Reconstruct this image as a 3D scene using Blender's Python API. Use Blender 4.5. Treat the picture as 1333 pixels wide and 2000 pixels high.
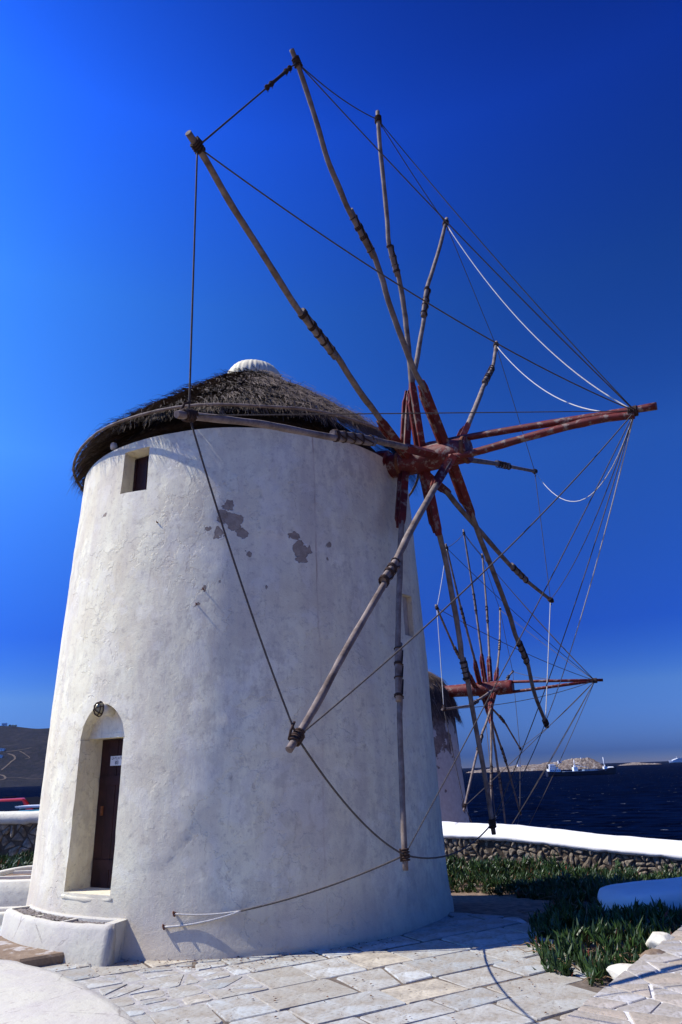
import bpy, bmesh, math, random
import numpy as np
from mathutils import Vector, Matrix, noise

for o in list(bpy.data.objects):
    bpy.data.objects.remove(o)
random.seed(7)
rng = np.random.default_rng(7)
sc = bpy.context.scene
COL = sc.collection
V = Vector
R = math.radians
PI = math.pi

# ------------------------------------------------------------------ camera
PITCH, ROLL = R(20.751), R(2.009)
cam = bpy.data.cameras.new('camera')
cam.sensor_fit = 'VERTICAL'
cam.sensor_height = 36.0
cam.sensor_width = 24.0
cam.lens = 1341.18 / 2000 * 36
cam.clip_start = 0.05
cam.clip_end = 60000
camo = bpy.data.objects.new('camera', cam)
COL.objects.link(camo)
_r, _f, _u = V((1, 0, 0)), V((0, math.cos(PITCH), math.sin(PITCH))), V((0, -math.sin(PITCH), math.cos(PITCH)))
_ri = _r * math.cos(ROLL) - _u * math.sin(ROLL)
_ui = _r * math.sin(ROLL) + _u * math.cos(ROLL)
mw = Matrix((_ri, _ui, -_f)).transposed().to_4x4()
mw.translation = V((0, 0, 1.8))
camo.matrix_world = mw
sc.camera = camo

# ------------------------------------------------------------------ sky, sun, exposure
SUN_EL = R(49.5)
w = bpy.data.worlds.new('World')
sc.world = w
w.use_nodes = True
nt = w.node_tree
nt.nodes.clear()
sky = nt.nodes.new('ShaderNodeTexSky')
sky.sky_type = 'NISHITA'
sky.sun_disc = False
sky.sun_elevation = SUN_EL
sky.sun_rotation = R(-90)
sky.altitude = 2000
sky.air_density = 0.8
sky.dust_density = 0.0
sky.ozone_density = 2.0
# slide film and a polarising filter: deeper, more contrasty blue, evenly round the horizon
wtc = nt.nodes.new('ShaderNodeTexCoord')
wsep = nt.nodes.new('ShaderNodeSeparateXYZ')
wr = nt.nodes.new('ShaderNodeValToRGB')
while len(wr.color_ramp.elements) < 7:
    wr.color_ramp.elements.new(0.5)
for e_, (p_, c_) in zip(wr.color_ramp.elements, [(0.015, (0.135, 0.131, 0.185)), (0.10, (0.33, 0.262, 0.250)), (0.18, (0.39, 0.33, 0.320)), (0.41, (0.84, 0.67, 0.535)),
                                                 (0.60, (0.98, 0.81, 0.635)), (0.76, (0.98, 0.855, 0.75)), (1.0, (0.80, 0.72, 0.62))]):
    e_.position = p_
    e_.color = (*c_, 1)
wm_ = nt.nodes.new('ShaderNodeMix')
wm_.data_type = 'RGBA'
wm_.blend_type = 'MULTIPLY'
wm_.inputs[0].default_value = 1.0
wsp = nt.nodes.new('ShaderNodeSeparateColor')
gm = nt.nodes.new('ShaderNodeCombineColor')
for ch_, pw_ in (('Red', 5.0), ('Green', 4.4), ('Blue', 3.4)):
    p_ = nt.nodes.new('ShaderNodeMath')
    p_.operation = 'POWER'
    p_.inputs[1].default_value = pw_
    nt.links.new(wsp.outputs[ch_], p_.inputs[0])
    nt.links.new(p_.outputs[0], gm.inputs[ch_])
bg = nt.nodes.new('ShaderNodeBackground')
bg.inputs['Strength'].default_value = 0.10
wo = nt.nodes.new('ShaderNodeOutputWorld')
nt.links.new(wtc.outputs['Generated'], wsep.inputs[0])
nt.links.new(wsep.outputs['Z'], wr.inputs[0])
nt.links.new(sky.outputs['Color'], wm_.inputs[6])
nt.links.new(wr.outputs['Color'], wm_.inputs[7])
nt.links.new(wm_.outputs[2], wsp.inputs[0])
nt.links.new(gm.outputs['Color'], bg.inputs['Color'])
nt.links.new(bg.outputs['Background'], wo.inputs['Surface'])

sl = bpy.data.lights.new('sun', 'SUN')
sl.energy = 5.0
sl.angle = R(0.53)
sl.color = (1.0, 0.965, 0.87)
so = bpy.data.objects.new('sun', sl)
COL.objects.link(so)
ldir = V((math.cos(SUN_EL), 0.0, -math.sin(SUN_EL)))
so.rotation_euler = ldir.to_track_quat('-Z', 'Y').to_euler()
so.location = (-30, 8, 40)

sc.view_settings.view_transform = 'Standard'
sc.view_settings.look = 'None'
sc.view_settings.exposure = 0.3
sc.view_settings.gamma = 1.0
sc.render.engine = 'CYCLES'
sc.cycles.max_bounces = 5


# ------------------------------------------------------------------ node helpers
class NB:
    """small node-tree builder"""
    def __init__(self, name):
        self.m = bpy.data.materials.new(name)
        self.m.use_nodes = True
        self.t = self.m.node_tree
        self.t.nodes.clear()
        self.out = self.t.nodes.new('ShaderNodeOutputMaterial')
        self.bsdf = self.t.nodes.new('ShaderNodeBsdfPrincipled')
        self.t.links.new(self.bsdf.outputs[0], self.out.inputs['Surface'])
        self._tc = None

    def n(self, kind, **kw):
        nd = self.t.nodes.new(kind)
        for k, v in kw.items():
            setattr(nd, k, v)
        return nd

    def ln(self, a, b):
        self.t.links.new(a, b)

    def setin(self, sock, val):
        if isinstance(val, bpy.types.NodeSocket):
            self.ln(val, sock)
        else:
            sock.default_value = val

    def coord(self, which='Object'):
        if self._tc is None:
            self._tc = self.n('ShaderNodeTexCoord')
        return self._tc.outputs[which]

    def mapping(self, scale=(1, 1, 1), vec=None):
        mp = self.n('ShaderNodeMapping')
        mp.inputs['Scale'].default_value = scale
        self.ln(vec or self.coord(), mp.inputs['Vector'])
        return mp.outputs[0]

    def noise(self, scale, detail=4, rough=0.55, vec=None, dist=0.0):
        nd = self.n('ShaderNodeTexNoise')
        nd.inputs['Scale'].default_value = scale
        nd.inputs['Detail'].default_value = detail
        nd.inputs['Roughness'].default_value = rough
        nd.inputs['Distortion'].default_value = dist
        self.ln(vec or self.coord(), nd.inputs['Vector'])
        return nd.outputs['Fac']

    def voronoi(self, scale, vec=None, feature='F1', out='Distance'):
        nd = self.n('ShaderNodeTexVoronoi', feature=feature)
        nd.inputs['Scale'].default_value = scale
        self.ln(vec or self.coord(), nd.inputs['Vector'])
        return nd.outputs[out]

    def ramp(self, fac, stops, interp='LINEAR'):
        nd = self.n('ShaderNodeValToRGB')
        cr = nd.color_ramp
        cr.interpolation = interp
        while len(cr.elements) < len(stops):
            cr.elements.new(0.5)
        for e, (p, c) in zip(cr.elements, stops):
            e.position = p
            e.color = (c, c, c, 1) if isinstance(c, (int, float)) else (*c, 1)
        self.ln(fac, nd.inputs[0])
        return nd.outputs['Color']

    def math(self, op, a, b=None, c=None, clamp=False):
        nd = self.n('ShaderNodeMath', operation=op, use_clamp=clamp)
        self.setin(nd.inputs[0], a)
        if b is not None:
            self.setin(nd.inputs[1], b)
        if c is not None:
            self.setin(nd.inputs[2], c)
        return nd.outputs[0]

    def mix(self, fac, a, b, blend='MIX'):
        nd = self.n('ShaderNodeMix', data_type='RGBA', blend_type=blend)
        self.setin(nd.inputs[0], fac)
        for s, v in ((nd.inputs[6], a), (nd.inputs[7], b)):
            if isinstance(v, bpy.types.NodeSocket):
                self.ln(v, s)
            else:
                s.default_value = (*v, 1) if len(v) == 3 else v
        return nd.outputs[2]

    def rnd_obj(self):
        return self.n('ShaderNodeObjectInfo').outputs['Random']

    def rnd_island(self):
        return self.n('ShaderNodeNewGeometry').outputs['Random Per Island']

    def xyz(self, vec=None):
        s = self.n('ShaderNodeSeparateXYZ')
        self.ln(vec or self.coord(), s.inputs[0])
        return s.outputs

    def bump(self, h, strength=0.3, dist=0.02, prev=None):
        nd = self.n('ShaderNodeBump')
        nd.inputs['Strength'].default_value = strength
        nd.inputs['Distance'].default_value = dist
        self.ln(h, nd.inputs['Height'])
        if prev is not None:
            self.ln(prev, nd.inputs['Normal'])
        return nd.outputs[0]

    def done(self, col, rough=0.8, normal=None, spec=0.3, metal=0.0):
        b = self.bsdf
        self.setin(b.inputs['Base Color'], col if isinstance(col, bpy.types.NodeSocket) else (*col, 1))
        self.setin(b.inputs['Roughness'], rough)
        b.inputs['Specular IOR Level'].default_value = spec
        b.inputs['Metallic'].default_value = metal
        if normal is not None:
            self.ln(normal, b.inputs['Normal'])
        return self.m


MAT = {}

# tower plaster ------------------------------------------------------
PATCH = [(0.1, -2.84, 5.19, 0.08), (0.04, -2.84, 5.02, 0.093), (0.16, -2.84, 4.96, 0.12), (0.28, -2.84, 4.8, 0.093),
         (-0.02, -2.85, 4.8, 0.075), (-0.18, -2.84, 4.87, 0.053), (0.96, -2.68, 4.77, 0.073), (1.01, -2.67, 4.61, 0.11),
         (1.07, -2.65, 4.47, 0.087), (1.14, -2.63, 4.58, 0.06), (0.37, -2.83, 4.51, 0.047), (1.4, -2.49, 4.68, 0.04),
         (-0.19, -2.87, 4.04, 0.033), (0.02, -2.87, 4.12, 0.04), (-0.27, -2.87, 3.85, 0.033), (-0.77, -2.82, 0.75, 0.04),
         (-0.82, -2.81, 0.65, 0.033), (1.39, -2.5, 4.51, 0.027), (-1.79, -2.2, 5.33, 0.05), (0.62, -2.78, 4.06, 0.03)]


def plaster_tower():
    b = NB('tower_plaster')
    co = b.coord()
    streak = b.noise(1.0, 6, 0.62, b.mapping((2.6, 2.6, 0.35)))
    blotch = b.noise(1.1, 6, 0.65)
    fine = b.noise(11, 8, 0.74)
    c = b.ramp(blotch, [(0.3, (0.67, 0.58, 0.41)), (0.52, (0.83, 0.765, 0.55)), (0.75, (0.87, 0.82, 0.62))])
    c = b.mix(b.ramp(streak, [(0.36, 0.5), (0.55, 0.0)]), c, (0.55, 0.47, 0.40))
    c = b.mix(b.ramp(fine, [(0.32, 0.75), (0.47, 0.0)]), c, (0.47, 0.41, 0.32))
    hair = b.noise(1.0, 7, 0.7, b.mapping((16, 16, 1.1)))
    c = b.mix(b.math('MULTIPLY', b.ramp(hair, [(0.60, 0.0), (0.70, 0.5)]), b.ramp(b.noise(0.9, 3), [(0.45, 0.0), (0.6, 1.0)])), c, (0.44, 0.37, 0.28))
    speck = b.noise(30, 3, 0.7)
    c = b.mix(b.ramp(speck, [(0.66, 0.0), (0.74, 0.65)]), c, (0.30, 0.24, 0.18))
    stain = b.math('MULTIPLY', b.ramp(b.noise(0.55, 4, 0.6), [(0.45, 0.0), (0.6, 1.0)]), b.ramp(b.noise(6.5, 7, 0.72, b.mapping((1, 1, 0.6))), [(0.42, 0.55), (0.54, 0.0)]))
    c = b.mix(stain, c, (0.50, 0.44, 0.35))
    pale = b.ramp(b.noise(2.1, 5, 0.6, dist=0.6), [(0.55, 0.0), (0.585, 0.22)])
    c = b.mix(pale, c, (0.86, 0.81, 0.70))
    # splash dirt close to the pavement
    xyz = b.xyz()
    low = b.math('ADD', b.math('MULTIPLY', xyz[2], 1.6), b.math('MULTIPLY', fine, -1.1))
    c = b.mix(b.ramp(low, [(0.0, 0.55), (0.45, 0.0)]), c, (0.47, 0.40, 0.33))
    # fallen-plaster patches
    nz = b.n('ShaderNodeTexNoise')
    nz.inputs['Scale'].default_value = 9
    nz.inputs['Detail'].default_value = 5
    b.ln(co, nz.inputs['Vector'])
    off = b.n('ShaderNodeVectorMath', operation='MULTIPLY_ADD')
    b.ln(nz.outputs['Color'], off.inputs[0])
    off.inputs[1].default_value = (0.22, 0.22, 0.22)
    off.inputs[2].default_value = (-0.11, -0.11, -0.11)
    add = b.n('ShaderNodeVectorMath', operation='ADD')
    b.ln(co, add.inputs[0])
    b.ln(off.outputs[0], add.inputs[1])
    dmin = None
    for x, y, z, r in PATCH:
        d = b.n('ShaderNodeVectorMath', operation='DISTANCE')
        b.ln(add.outputs[0], d.inputs[0])
        k = 2.86 / math.hypot(x, y)
        d.inputs[1].default_value = (x * k, y * k, z)
        q = b.math('DIVIDE', d.outputs['Value'], r * 1.06)
        dmin = q if dmin is None else b.math('MINIMUM', dmin, q)
    mask = b.ramp(dmin, [(0.88, 1.0), (0.92, 0.0)])
    rim = b.ramp(dmin, [(0.90, 0.0), (0.95, 0.7), (1.12, 0.0)])
    c = b.mix(rim, c, (0.86, 0.83, 0.76))
    c = b.mix(mask, c, b.ramp(fine, [(0.35, (0.25, 0.195, 0.145)), (0.65, (0.40, 0.325, 0.25))]))
    # thin rusty seam down the face
    ang = b.math('ARCTAN2', xyz[1], xyz[0])
    wig = b.math('MULTIPLY', b.math('SUBTRACT', b.noise(1.4, 3), 0.5), 0.03)
    dd = b.math('ABSOLUTE', b.math('SUBTRACT', b.math('ADD', ang, wig), R(-64.2)))
    seam = b.math('MULTIPLY', b.ramp(dd, [(0.0012, 1.0), (0.0045, 0.0)]), b.ramp(b.noise(2.2, 3), [(0.38, 0.1), (0.6, 0.75)]))
    seam = b.math('MULTIPLY', seam, b.ramp(b.math('MULTIPLY', xyz[2], 0.1), [(0.22, 0.3), (0.42, 1.0)]))
    c = b.mix(seam, c, (0.33, 0.17, 0.12))
    where = b.ramp(b.noise(0.8, 3, 0.5), [(0.48, 0.0), (0.56, 1.0)])
    layer = b.math('MULTIPLY', b.ramp(b.noise(2.2, 6, 0.62), [(0.485, 0.0), (0.497, 1.0)]), where)
    nrm = b.bump(layer, 0.6, 0.010)
    nrm = b.bump(b.noise(1.6, 2, 0.5), 0.15, 0.06, nrm)
    nrm = b.bump(b.noise(20, 6, 0.75), 0.55, 0.010, nrm)
    nrm = b.bump(b.noise(75, 3, 0.7), 0.6, 0.005, nrm)
    nrm = b.bump(b.math('SUBTRACT', 1.0, mask), 1.0, 0.03, nrm)
    return b.done(c, 0.92, nrm, 0.15)


def whitewash(name, dirt=0.6, base=(0.72, 0.675, 0.54), bumpd=0.02):
    b = NB(name)
    f1 = b.noise(2.4, 6, 0.65)
    f2 = b.noise(17, 5, 0.7)
    c = b.mix(b.ramp(f1, [(0.34, dirt), (0.58, 0.0)]), base, (0.50, 0.45, 0.40))
    c = b.mix(b.ramp(f2, [(0.30, dirt * 1.2), (0.42, 0.0)]), c, (0.40, 0.34, 0.29))
    cr = b.voronoi(1.7, b.mapping((1, 1, 1)), 'DISTANCE_TO_EDGE')
    wob = b.math('ADD', cr, b.math('MULTIPLY', b.math('SUBTRACT', b.noise(6, 5, 0.7), 0.5), 0.10))
    crack = b.math('MULTIPLY', b.ramp(b.math('ABSOLUTE', wob), [(0.0, 1.0), (0.010, 0.0)]), b.ramp(b.noise(1.1, 3), [(0.48, 0.0), (0.58, 0.8 if dirt > 0.3 else 0.0)]))
    c = b.mix(crack, c, (0.22, 0.18, 0.15))
    nrm = b.bump(b.noise(4, 4), 0.5, bumpd * 1.5)
    nrm = b.bump(f2, 0.5, bumpd * 0.6, nrm)
    return b.done(c, 0.9, nrm, 0.15)


def simple(name, col, rough=0.7, spec=0.3, metal=0.0, var=0.25, scale=12, bump=0.0):
    b = NB(name)
    f = b.noise(scale, 5, 0.6)
    lo = tuple(x * (1 - var) for x in col)
    hi = tuple(min(1, x * (1 + var)) for x in col)
    c = b.ramp(f, [(0.3, lo), (0.7, hi)])
    nrm = b.bump(f, 0.5, bump) if bump else None
    return b.done(c, rough, nrm, spec, metal)


def wood(name, lo, hi, grain=(14, 14, 14)):
    b = NB(name)
    f = b.noise(1.0, 6, 0.65, b.mapping(grain))
    g = b.noise(60, 4, 0.6)
    r = b.rnd_obj()
    c = b.ramp(f, [(0.3, lo), (0.68, hi)])
    c = b.mix(b.ramp(g, [(0.62, 0.0), (0.72, 0.6)]), c, tuple(x * 0.45 for x in lo))
    c = b.mix(b.math('MULTIPLY', r, 0.3), c, tuple(x * 0.6 for x in lo))
    nrm = b.bump(f, 0.7, 0.012)
    nrm = b.bump(g, 0.4, 0.004, nrm)
    return b.done(c, 0.8, nrm, 0.25)


def worn_red():
    b = NB('worn_red_paint')
    f = b.noise(7, 6, 0.7, b.mapping((1, 1, 1)))
    g = b.noise(26, 5, 0.7)
    c = b.ramp(g, [(0.3, (0.095, 0.010, 0.007)), (0.7, (0.20, 0.020, 0.014))])
    c = b.mix(b.ramp(b.noise(3, 5, 0.6), [(0.4, 0.7), (0.6, 0.0)]), c, (0.055, 0.008, 0.007))
    c = b.mix(b.ramp(f, [(0.54, 0.0), (0.60, 0.85)]), c, (0.24, 0.18, 0.145))
    nrm = b.bump(f, 0.6, 0.008)
    return b.done(c, 0.6, nrm, 0.35)


def flag_mat(name, stops, bump=0.012, dirt=(0.33, 0.285, 0.225)):
    b = NB(name)
    r = b.rnd_obj()
    base = b.ramp(r, stops)
    f = b.noise(3.2, 7, 0.68)
    g = b.noise(24, 6, 0.7)
    c = b.mix(b.ramp(f, [(0.40, 0.9), (0.61, 0.0)]), base, dirt)
    c = b.mix(b.ramp(g, [(0.34, 0.6), (0.47, 0.0)]), c, tuple(x * 0.55 for x in dirt))
    c = b.mix(b.ramp(b.noise(9, 5, 0.7), [(0.6, 0.0), (0.72, 0.5)]), c, (0.66, 0.64, 0.62))
    nrm = b.bump(f, 0.6, bump * 2)
    nrm = b.bump(g, 0.55, bump * 0.7, nrm)
    return b.done(c, 0.85, nrm, 0.2)


MAT['tower'] = plaster_tower()
MAT['white'] = whitewash('whitewash')
MAT['white_clean'] = whitewash('whitewash_clean', 0.14, (0.84, 0.81, 0.76), 0.012)
MAT['white_worn'] = whitewash('whitewash_worn', 0.75, (0.56, 0.52, 0.415), 0.02)
MAT['wood'] = wood('weathered_wood', (0.10, 0.066, 0.05), (0.34, 0.27, 0.225), (6, 6, 6))
MAT['red'] = worn_red()
MAT['rope'] = simple('tarred_rope', (0.10, 0.085, 0.075), 0.9, 0.1, var=0.4, scale=60)
MAT['rope_pale'] = simple('pale_rope', (0.52, 0.49, 0.45), 0.9, 0.1, var=0.25, scale=60)
MAT['lash'] = simple('lashing_rope', (0.055, 0.035, 0.028), 0.9, 0.1, var=0.5, scale=40)
MAT['door'] = simple('dark_door_wood', (0.030, 0.009, 0.009), 0.6, 0.3, var=0.4, scale=8)
MAT['canvas'] = simple('pale_canvas', (0.78, 0.70, 0.50), 0.85, 0.15, var=0.12, scale=8, bump=0.01)
MAT['flag'] = flag_mat('flagstone', [(0.0, (0.30, 0.305, 0.29)), (0.3, (0.46, 0.475, 0.455)), (0.5, (0.38, 0.355, 0.30)), (0.72, (0.54, 0.55, 0.525)), (0.88, (0.43, 0.425, 0.39)), (1.0, (0.58, 0.50, 0.37))])
MAT['pathstone'] = flag_mat('path_stone', [(0.0, (0.36, 0.34, 0.33)), (0.4, (0.45, 0.41, 0.37)), (0.7, (0.42, 0.33, 0.24)), (1.0, (0.50, 0.48, 0.46))])
MAT['wallstone'] = flag_mat('wall_stone', [(0.0, (0.20, 0.14, 0.085)), (0.3, (0.36, 0.26, 0.16)), (0.6, (0.42, 0.35, 0.27)), (0.8, (0.30, 0.23, 0.155)), (1.0, (0.50, 0.38, 0.24))], 0.03, (0.12, 0.10, 0.08))
MAT['mortar_pale'] = simple('pale_mortar', (0.36, 0.335, 0.31), 0.95, 0.1, var=0.3, scale=14, bump=0.02)
MAT['mortar'] = simple('grey_mortar', (0.15, 0.12, 0.095), 0.95, 0.1, var=0.35, scale=14, bump=0.02)
MAT['mortar_white'] = simple('white_mortar', (0.62, 0.60, 0.58), 0.95, 0.1, var=0.2, scale=14, bump=0.02)
MAT['mortar_dark'] = simple('dark_joint', (0.10, 0.075, 0.055), 0.95, 0.1, var=0.3, scale=14, bump=0.02)
MAT['soil'] = simple('dry_soil', (0.22, 0.155, 0.11), 0.95, 0.1, var=0.45, scale=9, bump=0.05)
MAT['gravel'] = simple('planter_grit', (0.20, 0.17, 0.15), 0.95, 0.1, var=0.6, scale=55, bump=0.03)
MAT['glass'] = simple('dark_glass', (0.012, 0.014, 0.018), 0.08, 0.5, var=0.1)
MAT['rubber'] = simple('rubber', (0.015, 0.015, 0.016), 0.8, 0.2, var=0.2)
MAT['car_red'] = simple('red_car_paint', (0.42, 0.02, 0.02), 0.3, 0.5, var=0.08, scale=3)
MAT['car_teal'] = simple('teal_car_paint', (0.05, 0.30, 0.38), 0.3, 0.5, var=0.08, scale=3)
MAT['steel'] = simple('grey_steel', (0.45, 0.45, 0.46), 0.4, 0.5, 0.6, var=0.1)
MAT['rust'] = simple('rusty_iron', (0.16, 0.06, 0.03), 0.85, 0.2, var=0.4, scale=30, bump=0.01)
MAT['ship_white'] = simple('ship_white_paint', (0.80, 0.80, 0.80), 0.5, 0.3, var=0.05, scale=0.2)
MAT['ship_dark'] = simple('ship_dark_hull', (0.012, 0.014, 0.03), 0.5, 0.3, var=0.2, scale=0.2)
MAT['ship_deck'] = simple('ship_deck_paint', (0.20, 0.26, 0.34), 0.6, 0.3, var=0.2, scale=0.3)
MAT['bag'] = simple('maroon_cloth', (0.035, 0.012, 0.014), 0.8, 0.2, var=0.3, scale=20, bump=0.01)
MAT['black'] = simple('black_ink', (0.02, 0.02, 0.02), 0.8, 0.1, var=0.1)
MAT['signwhite'] = simple('sign_white', (0.70, 0.69, 0.66), 0.6, 0.3, var=0.05)
MAT['lampglass'] = simple('yellowed_lamp_glass', (0.42, 0.36, 0.20), 0.25, 0.5, var=0.2)


def straw_mat():
    b = NB('straw')
    at_ = b.n('ShaderNodeAttribute', attribute_name='tuft')
    r = b.math('ADD', b.math('MULTIPLY', b.rnd_island(), 0.62), b.math('MULTIPLY', b.math('POWER', at_.outputs['Fac'], 1.6), 0.45))
    c = b.ramp(r, [(0.0, (0.030, 0.019, 0.014)), (0.45, (0.080, 0.055, 0.041)), (0.8, (0.15, 0.108, 0.082)), (1.0, (0.27, 0.205, 0.155))])
    return b.done(c, 0.75, None, 0.25)


def leaf_mat():
    b = NB('succulent_leaf')
    r = b.rnd_island()
    c = b.ramp(r, [(0.0, (0.012, 0.030, 0.006)), (0.5, (0.024, 0.055, 0.010)), (0.93, (0.046, 0.082, 0.016)), (0.96, (0.09, 0.075, 0.028)), (0.985, (0.11, 0.058, 0.026)), (1.0, (0.25, 0.05, 0.025))])
    return b.done(c, 0.45, None, 0.35)


def sea_mat():
    b = NB('sea_water')
    mp = b.mapping((1, 1.0, 1))
    f1 = b.noise(0.16, 5, 0.62, b.mapping((0.55, 1.0, 1)))
    f2 = b.noise(0.9, 4, 0.6, b.mapping((0.6, 1.0, 1)))
    big = b.noise(0.012, 4, 0.6)
    c = b.ramp(big, [(0.3, (0.0007, 0.003, 0.015)), (0.7, (0.0012, 0.005, 0.025))])
    foam = b.math('MULTIPLY', b.ramp(b.noise(0.30, 3, 0.5, b.mapping((0.8, 1.2, 1))), [(0.70, 0.0), (0.73, 1.0)]),
                  b.ramp(b.noise(0.03, 3, 0.6), [(0.46, 0.0), (0.56, 1.0)]))
    c = b.mix(b.math('MULTIPLY', foam, 0.55), c, (0.7, 0.74, 0.8))
    c = b.mix(b.ramp(f1, [(0.42, 0.8), (0.56, 0.0)]), c, (0.0002, 0.0008, 0.005))
    c = b.mix(b.ramp(b.noise(0.5, 4, 0.6, b.mapping((0.35, 1.2, 1))), [(0.56, 0.0), (0.66, 0.7)]), c, (0.002, 0.009, 0.04))
    nrm = b.bump(f1, 1.0, 2.0)
    nrm = b.bump(f2, 1.0, 0.35, nrm)
    return b.done(c, 0.3, nrm, 0.0)


def rock_mat():
    b = NB('island_rock')
    xyz = b.xyz()
    f = b.noise(0.028, 8, 0.7)
    g = b.noise(0.11, 6, 0.7, b.mapping((1, 1, 0.5)))
    c = b.ramp(g, [(0.36, (0.08, 0.06, 0.05)), (0.5, (0.30, 0.235, 0.18)), (0.62, (0.56, 0.49, 0.42))])
    c = b.mix(b.ramp(f, [(0.42, 0.0), (0.6, 0.6)]), c, (0.22, 0.15, 0.11))
    nrm = b.bump(g, 1.0, 14.0)
    return b.done(c, 0.9, nrm, 0.1)


def hill_mat():
    b = NB('scrub_hillside')
    f = b.noise(0.006, 8, 0.68)
    g = b.noise(0.03, 6, 0.72)
    c = b.ramp(f, [(0.3, (0.013, 0.012, 0.015)), (0.55, (0.024, 0.020, 0.022)), (0.75, (0.05, 0.038, 0.034))])
    c = b.mix(b.ramp(g, [(0.42, 0.75), (0.56, 0.0)]), c, (0.008, 0.009, 0.011))
    nrm = b.bump(g, 1.0, 12.0)
    return b.done(c, 0.95, nrm, 0.05)


def plaster_far():
    b = NB('peeling_plaster')
    xyz = b.xyz()
    f = b.noise(0.75, 6, 0.62)
    g = b.noise(7, 5, 0.6)
    zz = b.math('ADD', b.math('MULTIPLY', f, 1.9), b.math('ADD', b.math('MULTIPLY', b.math('SUBTRACT', xyz[2], 4.0), 0.13), -0.45))
    c = b.ramp(g, [(0.3, (0.58, 0.50, 0.41)), (0.7, (0.70, 0.63, 0.53))])
    m = b.ramp(zz, [(0.50, 0.0), (0.515, 1.0)])
    c = b.mix(m, c, b.ramp(g, [(0.35, (0.17, 0.12, 0.095)), (0.65, (0.33, 0.25, 0.20))]))
    nrm = b.bump(b.math('SUBTRACT', 1.0, m), 0.8, 0.03)
    nrm = b.bump(g, 0.4, 0.03, nrm)
    return b.done(c, 0.92, nrm, 0.1)


MAT['straw'] = straw_mat()
MAT['leaf'] = leaf_mat()
MAT['sea'] = sea_mat()
MAT['rock'] = rock_mat()
MAT['hill'] = hill_mat()
MAT['plaster_far'] = plaster_far()
MAT['thatch_core'] = simple('thatch_core', (0.05, 0.038, 0.03), 0.95, 0.1, var=0.4, scale=18, bump=0.05)


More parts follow.
